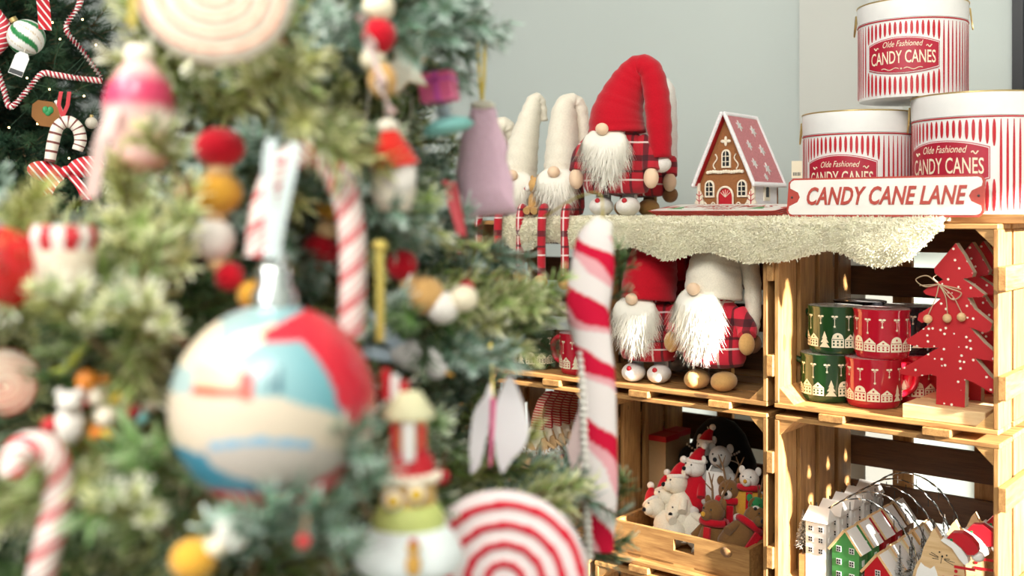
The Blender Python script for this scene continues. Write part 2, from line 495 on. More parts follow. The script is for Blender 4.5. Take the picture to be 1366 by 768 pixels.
# board under the tins
o = tag(obj('wooden_board', plank(0.20, 0.20, 0.014, M_wood), None, SH(0.288, 0.125, TOP + 0.0072), (0, 0, -TH)),
        'thin pine board under the striped tins on crate top', 'board')

# ------------------------------------------------------------------ sherpa fleece
EDGE = [(668, 318), (690, 336), (708, 331), (728, 322), (744, 321), (762, 330), (800, 336), (845, 328), (868, 338), (888, 347), (905, 344), (928, 336), (950, 334),
        (972, 343), (1000, 350), (1030, 349), (1060, 345), (1085, 338), (1105, 332), (1130, 338), (1150, 350), (1172, 356),
        (1195, 352), (1215, 346), (1232, 326), (1248, 306), (1257, 298)]
ft = thing('fleece_throw', 'cream curly fleece throw draped over crate tops', 'throw', SH(0, 0, TOP), -TH)
pts = []
for px, py in EDGE:
    p = PV(px, py, -0.016); pts.append((uof(p), p.z - ZE - TOP))
NU = 150; us = [pts[0][0] + (pts[-1][0] - pts[0][0]) * i / (NU - 1) for i in range(NU)]
def hem(u):
    for (a, x), (b, y) in zip(pts, pts[1:]):
        if a <= u <= b: return x + (y - x) * (u - a) / (b - a)
    return pts[-1][1]
grid = []
for i, u in enumerate(us):
    h = min(hem(u), -0.004); row = []
    uu = pts[0][0] + (pts[-1][0] - pts[0][0]) * i / (NU - 1)
    vb = 0.235 if uu < 0.0 else 0.235 * max(0.12, 1 - uu / 0.19 * 0.9)
    for k in range(12):                        # top
        v = vb * (1 - k / 11)
        row.append(Vector((u, v - 0.004, 0.006 + 0.003 * noise.noise(Vector((u * 22, v * 22, 3))))))
    for k in range(1, 5):                      # roll over the edge
        a = k / 4 * PI / 2
        row.append(Vector((u, -0.004 - 0.012 * math.sin(a), 0.006 - 0.012 * (1 - math.cos(a)))))
    for k in range(1, 15):
        t = k / 14
        zz = -0.006 + (h + 0.006) * t if h < -0.006 else -0.006
        row.append(Vector((u, -0.016 - 0.007 * math.sin(t * PI) - 0.006 * noise.noise(Vector((u * 16, zz * 14, 0))), zz)))
    grid.append(row)
mb = MB(); nr = len(grid[0]); vs = [p for r in grid for p in r]
fs = [(i * nr + k, i * nr + k + 1, (i + 1) * nr + k + 1, (i + 1) * nr + k) for i in range(NU - 1) for k in range(nr - 1)]
mb.add(vs, fs)
fl = part('fleece_backing', mb, M_fleece, ft, smooth=180)
sol = fl.modifiers.new('thick', 'SOLIDIFY'); sol.thickness = 0.004; sol.offset = 0
mb = MB()
for _ in range(60000):
    i = random.random() * (NU - 1.001); k = (random.random() ** 0.75) * (nr - 1.001)
    if k > nr - 1.001: continue
    a, b = int(i), int(k)
    p = grid[a][b].lerp(grid[a + 1][b], i - a).lerp(grid[a][b + 1].lerp(grid[a + 1][b + 1], i - a), k - b)
    nn = (grid[a][b + 1] - grid[a][b]).cross(grid[a + 1][b] - grid[a][b])
    nn = nn.normalized() if nn.length > 1e-9 else Vector((0, -1, 0))
    if (nn.y > 0 if b > 12 else nn.z < 0): nn = -nn
    d = (nn * 1.0 + Vector((random.uniform(-.8, .8), random.uniform(-.4, .4), random.uniform(-.9, .6)))).normalized()
    s = d.cross(Vector((random.uniform(-1, 1), random.uniform(-1, 1), random.uniform(-1, 1)))).normalized()
    L = random.uniform(0.004, 0.0085)
    b2 = d.cross(s) * L * random.uniform(-.5, .5)
    mb.blade([p, p + d * L * 0.55 + b2 * 0.3, p + d * L * 0.8 + b2], random.uniform(0.0014, 0.0026), s, taper=0.4)
pile = part('fleece_pile', mb, M_fleece, ft, smooth=180); pile['kind'] = 'stuff'
STOP = TOP + 0.010                # resting height on the fleece

# ------------------------------------------------------------------ striped tins
M_plq = plain('plaque_red', (0.42, 0.012, 0.035), 0.4, 0.2, 90)
def make_tin(label, px, v, h, dia, hgt, nst, rz):
    t = thing('striped_tin', label, 'tin', FL(px, v, h), math.radians(rz), 'striped candy tins')
    R = dia / 2; lid = hgt * 0.20
    mb = MB(); mb.lathe([(R * 0.985, 0), (R * 0.99, 0.003), (R, hgt - lid), (R * 0.98, hgt - lid)], 64)
    part('tin_body', mb, M_white, t)
    mb = MB(); mb.lathe([(R * 1.012, hgt - lid + 0.0005), (R * 1.02, hgt - lid * .5), (R * 1.02, hgt - 0.002), (R * 1.01, hgt), (R * 0.96, hgt - 0.004), (0, hgt - 0.004)], 64)
    l = part('lid', mb, M_white, t)
    mb = MB(); ring = [(R * 1.022 * math.cos(a), R * 1.022 * math.sin(a), hgt - 0.001) for a in [2 * PI * i / 64 for i in range(65)]]
    mb.tube(ring, 0.0012, 6, cap=False); part('rim', mb, M_brass, l)
    mb = MB(); ring = [(R * 1.008 * math.cos(a), R * 1.008 * math.sin(a), hgt - lid - 0.002) for a in [2 * PI * i / 64 for i in range(65)]]
    mb.tube(ring, 0.0011, 6, cap=False); part('seam', mb, M_redp, t)
    # embossed red flutes, interrupted by the plaque
    mb = MB(); pc = -PI / 2 - 0.18; pw = 0.68
    z0, z1 = 0.004, hgt - lid - 0.006; plz = (z0 + z1) / 2 + 0.004; ph = hgt * 0.19
    def flute(a, za, zb, w):
        n = 7; vs = []
        for i in range(n):
            q = i / (n - 1); ww = w * (0.35 + 0.65 * math.sin(PI * min(1, max(0, q))) ** 0.5) / R
            z = za + (zb - za) * q
            for dd, rr in ((-ww / 2, 1.002), (0, 1.007), (ww / 2, 1.002)):
                vs.append((R * rr * math.cos(a + dd), R * rr * math.sin(a + dd), z))
        fs = []
        for i in range(n - 1):
            for k in range(2): fs.append((i * 3 + k, i * 3 + k + 1, i * 3 + k + 4, i * 3 + k + 3))
        mb.add(vs, fs)
    for i in range(nst):
        a = 2 * PI * i / nst; d = (a - pc + PI) % (2 * PI) - PI
        w = 2 * PI * R / nst * 0.5
        if abs(d) < pw + 0.06:
            hh = ph * (1.0 - 0.35 * (d / pw) ** 2) + 0.004
            flute(a, z0, plz - hh, w * 1.1); flute(a, plz + hh, z1, w * 1.1)
        else: flute(a, z0, z1, w * 0.8)
    st = part('embossed_stripes', mb, M_redp, t)
    # plaque
    def onR(x, z, rr): a = pc + x / R; return (rr * math.cos(a), rr * math.sin(a), z)
    def plq(k, rr, mat, name, inset):
        mb = MB(); n = 24; vs = []
        for i in range(n + 1):
            q = -1 + 2 * i / n; x = q * (pw * R - inset); hh = (ph * (1.0 - 0.32 * q * q)) - inset
            vs += [onR(x, plz - hh, rr), onR(x, plz + hh, rr), onR(x, plz + hh, rr - 0.004), onR(x, plz - hh, rr - 0.004)]
        fs = []
        for i in range(n):
            for j in range(4):
                k2 = (j + 1) % 4; fs.append((i * 4 + j, i * 4 + k2, i * 4 + 4 + k2, i * 4 + 4 + j))
        fs += [(0, 1, 2, 3), tuple(n * 4 + j for j in (3, 2, 1, 0))]
        mb.add(vs, fs); return part(name, mb, mat, t, smooth=20)
    plq(0, R * 1.008, M_plq, 'plaque', 0.0); plq(0, R * 1.008 + 0.0006, M_white, 'plaque_line', 0.0012); plq(0, R * 1.008 + 0.0012, M_plq, 'plaque_field', 0.0022)
    rr = R * 1.008 + 0.0016
    bow = lambda x: 0.006 * (1 - (x / (pw * R)) ** 2)
    s = dia / 0.186
    text_part('lettering', 'CANDY CANES', 0.027 * s, M_cream, t, (0, 0, 0), warp=lambda c: Vector(onR(c.x, plz - 0.006 * s + c.z * 1.15 + bow(c.x) * 0.3, rr)), sx=0.60, offset=0.0002, spacing=1.0)
    text_part('lettering', 'Olde Fashioned', 0.0145 * s, M_cream, t, (0, 0, 0), warp=lambda c: Vector(onR(c.x, plz + 0.0165 * s + c.z + bow(c.x) * 0.5, rr)), shear=0.35, sx=0.72)
    mb = MB()
    for sg in (-1, 1):
        path = [onR(sg * (0.004 + 0.030 * q) * s, plz + (-0.0235 + 0.0018 * math.sin(q * 9)) * s, rr) for q in [i / 10 for i in range(11)]]
        mb.tube(path, 0.0007 * s, 5)
        path = [onR(sg * (0.040 + 0.009 * q) * s, plz + (0.014 + 0.002 * math.sin(q * 8)) * s, rr) for q in [i / 8 for i in range(9)]]
        mb.tube(path, 0.0009 * s, 5)
    mb.ball(onR(0, plz - 0.0235 * s, rr), 0.0018 * s, 8, 6)
    part('flourish', mb, M_cream, t)
    for sg in (-1, 1):                      # wire ear handles at the sides
        ang = -math.radians(24 + rz) + (PI if sg < 0 else 0)
        cx, cy = R * 1.03 * math.cos(ang), R * 1.03 * math.sin(ang)
        path = [(cx + 0.004 * math.sin(q * PI) * math.cos(ang) - (-0.010 + 0.020 * q) * math.sin(ang), cy + (-0.010 + 0.020 * q) * math.cos(ang), hgt - lid * 0.35 - 0.036 * s * math.sin(q * PI)) for q in [i / 12 for i in range(13)]]
        mb = MB().tube(path, 0.0014, 6); part('wire_handle', mb, M_brass, t)
    return t
make_tin('middle-sized red and white striped tin standing left under the stack', 1145, 0.138, TOP + 0.0, 0.183, 0.186, 66, -28)
make_tin('largest red and white striped tin at bottom right of the stack', 1309, 0.140, TOP + 0.0145, 0.208, 0.187, 68, -46)
make_tin('smallest red and white striped tin topping the two others', 1217, 0.140, TOP + 0.2025, 0.172, 0.158, 64, -21.5)
# price tag on the left tin
p = PV(1063, 226, 0.10)
tg = thing('price_tag', 'small cream price tag with barcode beside the left striped tin', 'tag', p, -math.radians(15))
part('card', MB().box((0, 0, 0), (0.018, 0.0008, 0.030)), M_cream, tg)
mb = MB()
for i in range(9): mb.box((-0.006 + i * 0.0015, -0.0006, -0.008), (0.0007 if i % 3 else 0.0011, 0.0004, 0.006))
part('barcode', mb, M_dark, tg)

# ------------------------------------------------------------------ CANDY CANE LANE sign
a = FL(1049, -0.004, STOP); b = FL(1312, -0.004, STOP)
L = (b - a).length
sg = thing('street_sign', 'white and rust red metal sign reading CANDY CANE LANE', 'sign', (a + b) / 2, rot=(-math.radians(9), 0, -TH))
def sign_outline(L, H, n=0.012, inset=0.0):
    r = 0.007; x = L / 2 - inset; z0 = inset; z1 = H - inset; m = H / 2; q = 0.010
    half = [(x - r, z0), (x - r * 0.3, z0 + r * 0.3), (x, z0 + r), (x - 0.001, m - q * 1.5), (x - n * 0.5, m - q * 0.8), (x - n * 0.62, m), (x - n * 0.5, m + q * 0.8), (x - 0.001, m + q * 1.5), (x, z1 - r), (x - r * 0.3, z1 - r * 0.3), (x - r, z1)]
    return half + [(-a, b) for a, b in half[::-1]]
H = 0.064
M_rust = plain('rust_red_paint', (0.46, 0.05, 0.03), 0.5, 0.25, 120)
M_sgw = plain('chipped_white_enamel', (0.86, 0.83, 0.76), 0.45, 0.08, 40)
r_ = 0.007
def sign_rim(L, H):
    x = L / 2; return [(-x + r_, 0), (x - r_, 0), (x, r_), (x, H - r_), (x - r_, H), (-x + r_, H), (-x, H - r_), (-x, r_)]
part('sign_plate', MB().prism(sign_rim(L, H), 0, 0.003), M_rust, sg)
part('sign_face', MB().prism(sign_outline(L, H, 0.030, 0.0032), -0.0012, 0.0005), M_sgw, sg)
text_part('lettering', 'CANDY CANE LANE', 0.040, M_rust, sg, (0.002, -0.0022, H / 2), shear=0.22, offset=0.0008, sx=0.66, extrude=0.0008, spacing=1.04)
mb = MB()
for sx in (-1, 1): mb.lathe([(0.0022, -0.001), (0.0022, 0.001)], 10, c=(sx * (L / 2 - 0.008), -0.0012, H / 2))
part('rivet', MB().ball((-L / 2 + 0.008, -0.0008, H / 2), (0.002, 0.0012, 0.002), 8, 6), M_wire, sg)
part('rivet', MB().ball((L / 2 - 0.008, -0.0008, H / 2), (0.002, 0.0012, 0.002), 8, 6), M_wire, sg)

# ------------------------------------------------------------------ flat CHRISTMAS signs
a = FL(862, 0.012, STOP); b = FL(1034, 0.012, STOP); L2 = (b - a).length
for k in range(4):
    c = (a + b) / 2 + Vector((0, 0, 0.001 + 0.0024 * k)) + RX * (0.004 * (3 - k)) + BX * (0.002 * (3 - k))
    s2 = thing('tin_sign', ('topmost white tin sign reading CHRISTMAS lying before the gingerbread house' if k == 3 else
               ['bottom tin sign under the lying CHRISTMAS signs', 'second tin sign from the bottom of the lying stack', 'tin sign right under the topmost CHRISTMAS sign'][k]),
               'sign', c, rot=(math.radians(6.5), 0, -TH), group='lying tin signs')
    def flat(pts, z0, z1):
        m = MB().prism(pts, z0, z1); m.v = [(x, z, y) for x, y, z in m.v]; m.f = [f[::-1] for f in m.f]; return m
    D2 = 0.115
    part('sign_plate', flat(sign_rim(L2, D2), 0, 0.0014), M_rust, s2)
    part('sign_face', flat(sign_outline(L2, D2, 0.02, 0.004), 0.0014, 0.0017), M_sgw, s2)
    if k == 3:
        flip = lambda cc: Vector((cc.x, cc.z, 0.0019 - cc.y))
        text_part('lettering', 'CHRISTMAS', 0.052, M_rust, s2, (0.004, D2 * 0.60, 0), warp=flip, sx=0.66, offset=0.0006)
        text_part('lettering', 'TREES', 0.036, M_rust, s2, (0.004, D2 * 0.27, 0), warp=flip, sx=0.6, offset=0.0004)
        for x, zz, r in ((-0.085, 0.03, 0), (0.075, 0.032, 0)):
            tr = [(x - .016, zz), (x + .016, zz), (x + .006, zz + .014), (x + .011, zz + .014), (x, zz + .036), (x - .011, zz + .014), (x - .006, zz + .014)]
            part('printed_tree', flat(tr, 0.0017, 0.002), M_grnp, s2)
        part('printed_arrow', flat([(-0.118, 0.057), (-0.098, 0.045), (-0.098, 0.075)], 0.0017, 0.002), M_redp, s2)

# ------------------------------------------------------------------ gingerbread house
gh = thing('gingerbread_house', 'gingerbread house with pink snowflake roof and white icing trim', 'ornament house', FL(986, 0.203, STOP + 0.002), -TH)
w, d = 0.112, 0.105; we = 0.056; hp = 0.170
gh.scale = (1, 1, 1.09)
part('snowy_base', MB().box((0.004, 0, 0.004), (w + 0.05, d + 0.04, 0.008)), M_snow, gh)
front = [(-w / 2, 0.008), (w / 2, 0.008), (w / 2, we), (0, hp), (-w / 2, we)]
part('gable_wall', MB().prism(front, -d / 2, -d / 2 + 0.006), M_ging, gh)
part('gable_wall', MB().prism(front, d / 2 - 0.006, d / 2), M_ging, gh)
for sx in (-1, 1):
    part('side_wall', MB().box((sx * (w / 2 - 0.003), 0, (we + 0.008) / 2), (0.006, d - 0.012, we - 0.008)), M_snow, gh)
sl = math.atan2(hp - we, w / 2); rl = math.hypot(hp - we, w / 2)
M_roof = plain('pink_glitter_roof', (0.78, 0.26, 0.28), 0.7, 0.5, 500, bmp=0.4)
def fl6(mb, cx, cz, r, y, mat=0, n=6):
    pts = []
    for i in range(n * 2):
        a = PI * i / n; q = r if i % 2 == 0 else r * 0.45
        pts.append((cx + q * math.cos(a), cz + q * math.sin(a)))
    mb.prism(pts, y - 0.001, y, mat)
for sx in (-1, 1):
    ov = 0.009; Lr = rl + ov; yd = d + 0.026
    ux, uz = sx * math.cos(sl), -math.sin(sl)      # down the slope
    nx, nz = sx * math.sin(sl), math.cos(sl)       # outward
    def rpt(s_, y, o_): return (ux * s_ + nx * o_, y, hp + 0.003 + uz * s_ + nz * o_)
    def slab(s0, s1, y0, y1, o0, o1):
        m = MB(); vs = [rpt(s, y, o) for o in (o0, o1) for s, y in ((s0, y0), (s1, y0), (s1, y1), (s0, y1))]
        m.add(vs, [(0, 1, 2, 3), (7, 6, 5, 4), (0, 4, 5, 1), (1, 5, 6, 2), (2, 6, 7, 3), (3, 7, 4, 0)]); return m
    rf = part('roof_panel', slab(0, Lr, -yd / 2, yd / 2, 0, 0.005), M_roof if sx > 0 else M_redp, gh)
    # piped icing edge: a rope of little balls
    mb = MB()
    for yy in (-yd / 2, yd / 2):
        k = 0
        while k * 0.0042 < Lr:
            mb.ball(rpt(k * 0.0042, yy, 0.004), 0.0042, 7, 5); k += 1
    k = 0
    while k * 0.0042 < yd:
        mb.ball(rpt(Lr, -yd / 2 + k * 0.0042, 0.004), 0.0044, 7, 5)
        if sx > 0: mb.ball(rpt(0, -yd / 2 + k * 0.0042, 0.004), 0.004, 7, 5)
        k += 1
    part('icing_edge', mb, M_snow, rf)
    if sx > 0:
        for s_, y_, r in ((0.022, -0.028, .011), (0.03, 0.022, .011), (0.060, -0.020, .010), (0.068, 0.026, .011), (0.096, -0.030, .010), (0.105, 0.016, .012), (0.122, -.005, .007)):
            m = MB(); pts = []
            for i in range(12):
                a2 = PI * i / 6; q = r if i % 2 == 0 else r * 0.42
                pts.append((s_ + q * math.cos(a2), y_ + q * math.sin(a2)))
            vs = [rpt(a_, b_, 0.0065) for a_, b_ in pts] + [rpt(a_, b_, 0.0045) for a_, b_ in pts]
            m.add(vs, [tuple(range(12))] + [(i, (i + 1) % 12, 12 + (i + 1) % 12, 12 + i) for i in range(12)])
            part('snowflake', m, M_white, rf)
yf = -d / 2
def arch(cx, z0, w_, h_, n=8):
    pts = [(cx - w_ / 2, z0), (cx + w_ / 2, z0)]
    for i in range(n + 1):
        a_ = PI * i / n; pts.append((cx + w_ / 2 * math.cos(a_), z0 + h_ - w_ / 2 + w_ / 2 * math.sin(a_)))
    return pts
def window(cx, z0, w_, h_):
    wf = part('window', MB().prism(arch(cx, z0, w_, h_), yf - 0.003, yf), M_icing, gh)
    part('pane', MB().prism(arch(cx, z0 + .003, w_ - .006, h_ - .006), yf - 0.0036, yf - .001), M_dark, wf)
    m = MB(); m.box((cx, yf - .0042, z0 + h_ / 2), (0.0013, .002, h_ - .004))
    for q in (.33, .62): m.box((cx, yf - .0042, z0 + h_ * q), (w_ - .004, .002, 0.0013))
    part('muntin', m, M_icing, wf)
window(0.001, 0.082, 0.019, 0.032); window(-0.034, 0.031, 0.020, 0.030); window(0.034, 0.031, 0.020, 0.030)
dr = part('door', MB().prism(arch(0, 0.008, 0.028, 0.038), yf - .003, yf), M_redp, gh)
m = MB(); m.tube([(0.016 * math.cos(t), yf - .004, 0.032 + 0.017 * math.sin(t)) for t in [PI * i / 14 for i in range(15)]], 0.002, 6)
m.tube([(-.016, yf - .004, .008), (-.016, yf - .004, .032)], .0016, 6); m.tube([(.016, yf - .004, .008), (.016, yf - .004, .032)], .0016, 6)
for t in (40, 65, 90, 115, 140): m.tube([(0, yf - .0035, .031), (0.013 * math.cos(math.radians(t)), yf - .0035, 0.031 + 0.013 * math.sin(math.radians(t)))], .0006, 5)
part('door_surround', m, M_icing, dr)
m = MB()
k = -0.037
while k < 0.0375: m.ball((k, yf - .003, 0.075 + 0.0006 * math.sin(k * 900)), (.004, .003, .0032), 7, 5); k += 0.0055
part('icing_rope', m, M_icing, gh)
for sx in (-1, 1):
    path = [(sx * (0.020 + 0.006 * math.cos(t * 1.0) * (1 if t < PI else 1)), yf - .002, 0.094 + 0.010 * (t / PI - 1)) for t in [i * .3 for i in range(22)]]
    path = [(sx * (0.022 + 0.004 * math.sin(q * 2 * PI)), yf - .002, 0.080 + 0.026 * q) for q in [i / 16 for i in range(17)]]
    part('icing_scroll', MB().tube(path, 0.0013, 6), M_icing, gh)
    path = [(sx * (0.022 + 0.026 * q), yf - .002, 0.018 + 0.004 * math.sin(q * 9)) for q in [i / 16 for i in range(17)]]
    part('icing_scroll', MB().tube(path, 0.0013, 6), M_icing, gh)
    x = sx * 0.054
    tr = [(x - .014, .008), (x + .014, .008), (x + .007, .02), (x + .011, .02), (x + .005, .031), (x + .008, .031), (x, .045), (x - .008, .031), (x - .005, .031), (x - .011, .02), (x - .007, .02)]
    t_ = part('icing_tree', MB().prism(tr, yf - .006, yf - .002), M_icing, gh)
    m = MB().tube([(x, yf - .0065, .01), (x, yf - .0065, .042)], .0008, 5)
    for z_ in (.015, .024, .033): m.tube([(x - .006, yf - .0065, z_ + .004), (x, yf - .0065, z_), (x + .006, yf - .0065, z_ + .004)], .0008, 5)
    part('red_icing', m, M_redp, t_)
    part('icing_corner', MB().box((sx * (w / 2 + .001), yf - .001, (we + .008) / 2), (.005, .006, we - .008)), M_icing, gh)
part('icing_quatrefoil', MB().ball((-.006, yf - .002, .128), (.005, .002, .003), 8, 6).ball((.006, yf - .002, .128), (.005, .002, .003), 8, 6).ball((0, yf - .002, .132), (.003, .002, .005), 8, 6).ball((0, yf - .002, .124), (.003, .002, .005), 8, 6), M_icing, gh)
def arch_y(cy, z0, w_, h_, x0, x1, mat):
    m = MB().prism(arch(cy, z0, w_, h_), x0, x1); m.v = [(y, x, z) for x, y, z in m.v]; m.f = [f[::-1] for f in m.f]; return m
wf = part('window', arch_y(0.0, 0.025, 0.022, 0.030, w / 2, w / 2 + .003, 0), M_icing, gh)
part('pane', arch_y(0.0, 0.031, 0.012, 0.019, w / 2 + .001, w / 2 + .0036, 0), M_dark, wf)
# ------------------------------------------------------------------ gnomes
def beard_mesh(w, L, n=1100, yb=0.02):
    mb = MB(); path = []; rad = []
    for i in range(9):
        q = i / 8; path.append((0, -0.012 * math.sin(q * PI) - 0.004 * q, -L * 0.86 * q))
        rad.append(w / 2 * (0.62, 0.86, 0.95, 0.95, 0.88, 0.74, 0.56, 0.36, 0.12)[i])
    mb.tube(path, rad, 16, ell=0.36, up=(1, 0, 0))
    for _ in range(n):
        q = random.random() ** 0.8 * 0.86; a = random.uniform(-1.75, 1.75)
        i = q / 0.86 * 8; k = min(7, int(i)); r = rad[k] + (rad[k + 1] - rad[k]) * (i - k)
        yy = -0.012 * math.sin(q / 0.86 * PI) - 0.004 * q
        p = Vector((r * math.sin(a), yy - r * 0.36 * math.cos(a), -L * 0.86 * (q / 0.86)))
        out = Vector((math.sin(a), -math.cos(a) * 0.6, 0))
        l = L * random.uniform(0.22, 0.42)
        jit = Vector((random.uniform(-.25, .25), random.uniform(-.2, .1), 0))
        d1 = (out * 0.45 + Vector((0, 0, -1)) + jit).normalized(); d2 = (out * 0.25 + Vector((0, 0, -1)) + jit * 1.6).normalized()
        side = Vector((math.cos(a), math.sin(a), 0))
        mb.blade([p - d1 * 0.004, p + d1 * l * 0.4, p + d1 * l * 0.4 + d2 * l * 0.35, p + d1 * l * 0.4 + d2 * l * 0.62], random.uniform(0.0012, 0.0026), side, taper=0.1)
    return mb.mesh('beard', [M_fur], 180)
BEARDS = [beard_mesh(0.094, 0.098), beard_mesh(0.084, 0.085), beard_mesh(0.090, 0.115)]
def hat_part(parent, pts, rad, mat, fold=0.0016, n=28):
    path = bez(pts, 7); R = lerpl(rad, len(path))
    R = [r + fold * math.sin(i * 1.7) * (0.4 + 0.6 * (i % 3 == 0)) for i, r in enumerate(R)]
    mb = MB().tube(path, R, n, ell=0.86, up=(0, 1, 0))
    return part('hat', mb, mat, parent, smooth=180)
def gnome(name, label, loc, rz, S=1.0, hat=None, hat_r=None, hat_mat=M_red, legs='stand', coat=M_plaid, boot=M_wfelt, beard=0, bx=-0.010, by=-0.052, bz=0.160, nose_z=0.163, zoff=0.0, arms=((-1, 0.072), (1, 0.072)), trim=None, pom=None, group=None, mit=M_skin, snout=True, leg_z=-0.115, body=None):
    g = thing(name, label, 'gnome', loc, rz, group); g.scale = (S, S, S)
    prof = body or [(0.0, 0.040), (0.036, 0.041), (0.058, 0.045), (0.065, 0.058), (0.066, 0.08), (0.061, 0.115), (0.050, 0.15), (0.028, 0.17), (0, 0.172)]
    part('coat', MB().lathe([(r, z + zoff) for r, z in prof], 32, sy=0.86), coat, g, smooth=60)
    hat_part(g, [(x, y, z + zoff) for x, y, z in hat], hat_r, hat_mat)
    obj('beard', BEARDS[beard], g, (bx, by + 0.008, bz + zoff))
    part('nose', MB().ball((bx - 0.002, by - 0.014, nose_z + zoff), (0.0125, 0.012, 0.0115), 16, 10), M_skin, g, smooth=180)
    for sx, hz in arms:
        path = bez([(sx * 0.046, -0.004, 0.145 + zoff), (sx * 0.066, -0.012, 0.118 + zoff), (sx * 0.072, -0.024, hz + 0.014 + zoff)], 5)
        part('arm', MB().tube(path, lerpl([0.017, 0.019, 0.0165], len(path)), 14), coat, g, smooth=60)
        part('mitten', MB().ball((sx * 0.073, -0.028, hz + zoff), (0.0145, 0.014, 0.020), 14, 10), mit, g, smooth=180)
    for sx in (-1, 1):
        if legs == 'stand':
            part('leg', MB().tube([(sx * 0.024, 0, 0.05), (sx * 0.024, -0.004, 0.022)], [0.013, 0.0135], 12), M_grey if boot is M_wfelt else M_brown, g, smooth=60)
            b = part('slipper', MB().ball((sx * 0.026, -0.018, 0.0185), (0.0225, 0.034, 0.0185), 18, 12), boot, g, smooth=180)
            for ex in (-1, 1):
                part('slipper_ear', MB().ball((sx * 0.026 + ex * 0.010, -0.004, 0.036), (0.005, 0.004, 0.009), 8, 6), boot, b, smooth=180)
            if snout:
                part('slipper_nose', MB().ball((sx * 0.026, -0.046, 0.029), 0.0052, 10, 8), M_redp, b, smooth=180)
        else:
            path = bez([(sx * 0.022, -0.030, 0.010), (sx * 0.0225, -0.078, 0.013), (sx * 0.0225, -0.094, -0.004), (sx * 0.023, -0.097, -0.05), (sx * 0.023, -0.096, leg_z)], 6)
            lg = part('leg', MB().tube(path, lerpl([0.011, 0.012, 0.012, 0.0115, 0.0115], len(path)), 12, ell=0.7), coat, g, smooth=60)
            part('boot', MB().ball((sx * 0.024, -0.102, leg_z - 0.012), (0.014, 0.020, 0.014), 14, 10), boot, lg, smooth=180)
    if trim: part('hat_trim', MB().ball((trim[0], trim[1], trim[2] + zoff), trim[3], 14, 10), M_wfelt, g, smooth=180)
    if pom: part('pompom', MB().ball((pom[0], pom[1], pom[2] + zoff), pom[3], 14, 10), M_brown, g, smooth=180)
    return g
# the red-hatted one standing on the fleece, a white-hatted one right behind it
gnome('gnome', 'gnome in tall folded red hat and plaid coat standing on the fleece', FL(823, 0.050, STOP), -math.radians(20),
      hat=[(0, 0, 0.160), (0.0, 0.0, 0.19), (0.010, 0.004, 0.228), (0.028, 0.006, 0.266), (0.046, 0.005, 0.284), (0.066, 0.0, 0.274), (0.078, -0.004, 0.23), (0.084, -0.008, 0.17), (0.088, -0.010, 0.110)],
      hat_r=[0.064, 0.060, 0.049, 0.038, 0.029, 0.027, 0.027, 0.027, 0.022], trim=(0.088, -0.010, 0.098, (0.020, 0.016, 0.016)), coat=M_plaid)
gnome('gnome', 'white-hatted gnome standing hidden behind the tall red-hatted one', FL(852, 0.18, STOP - 0.001), -math.radians(20), S=0.95,
      hat=[(0, 0, 0.165), (0.0, 0.0, 0.20), (0.012, 0.004, 0.245), (0.030, 0.006, 0.275), (0.048, 0.005, 0.280), (0.064, 0.0, 0.262), (0.068, -0.004, 0.20), (0.069, -0.008, 0.13), (0.068, -0.010, 0.062)],
      hat_r=[0.06, 0.055, 0.045, 0.034, 0.022, 0.018, 0.018, 0.018, 0.014], hat_mat=M_wfelt, pom=(0.070, -0.010, 0.046, 0.017), boot=M_tan, snout=False)
# seated gnomes with dangling plaid legs
SLIM = [(0.0, 0.040), (0.028, 0.041), (0.040, 0.046), (0.044, 0.060), (0.043, 0.09), (0.038, 0.12), (0.028, 0.14), (0, 0.145)]
MID = [(0.0, 0.040), (0.034, 0.041), (0.053, 0.045), (0.0585, 0.058), (0.059, 0.08), (0.055, 0.115), (0.046, 0.15), (0.026, 0.17), (0, 0.172)]
GS = 'seated gnomes with dangling legs'
gnome('gnome', 'seated white-hatted gnome next to the red-hatted one', FL(751, 0.055, STOP), -math.radians(14), legs='sit', zoff=-0.042, body=SLIM, beard=1, by=-0.050, bx=-0.004, bz=0.132, nose_z=0.128, boot=M_tan,
      hat=[(0, -0.01, 0.122), (0, -0.006, 0.155), (0.0, 0.0, 0.205), (0.004, 0.006, 0.258), (0.020, 0.014, 0.270), (0.033, 0.018, 0.25), (0.038, 0.02, 0.19), (0.037, 0.02, 0.13)],
      hat_r=[0.043, 0.042, 0.036, 0.029, 0.019, 0.017, 0.017, 0.014], hat_mat=M_offw, arms=(), group=GS)
gnome('gnome', 'middle seated white-hatted gnome with pointed hat leaning right', FL(694, 0.062, STOP), -math.radians(14), legs='sit', zoff=-0.042, body=SLIM, beard=1, by=-0.050, bx=0.0, bz=0.128, nose_z=0.124, boot=M_tan, leg_z=-0.105,
      hat=[(0, -0.01, 0.118), (0.002, -0.006, 0.155), (0.010, 0.0, 0.205), (0.022, 0.004, 0.255), (0.030, 0.008, 0.282), (0.040, 0.014, 0.276), (0.044, 0.02, 0.24)],
      hat_r=[0.043, 0.042, 0.034, 0.025, 0.018, 0.013, 0.011], hat_mat=M_offw, arms=(), group=GS)
gnome('gnome', 'farthest seated gnome half hidden behind the hanging pink felt tree', FL(641, 0.066, STOP), -math.radians(14), legs='sit', zoff=-0.042, body=SLIM, beard=1, by=-0.050, bx=-0.004, bz=0.122, nose_z=0.118, boot=M_tan,
      hat=[(0, -0.01, 0.112), (0.006, -0.006, 0.155), (0.020, 0.0, 0.195), (0.036, 0.004, 0.225), (0.052, 0.008, 0.232), (0.062, 0.014, 0.215), (0.066, 0.02, 0.18)],
      hat_r=[0.043, 0.042, 0.037, 0.030, 0.024, 0.018, 0.012], hat_mat=M_offw, arms=(), group=GS)
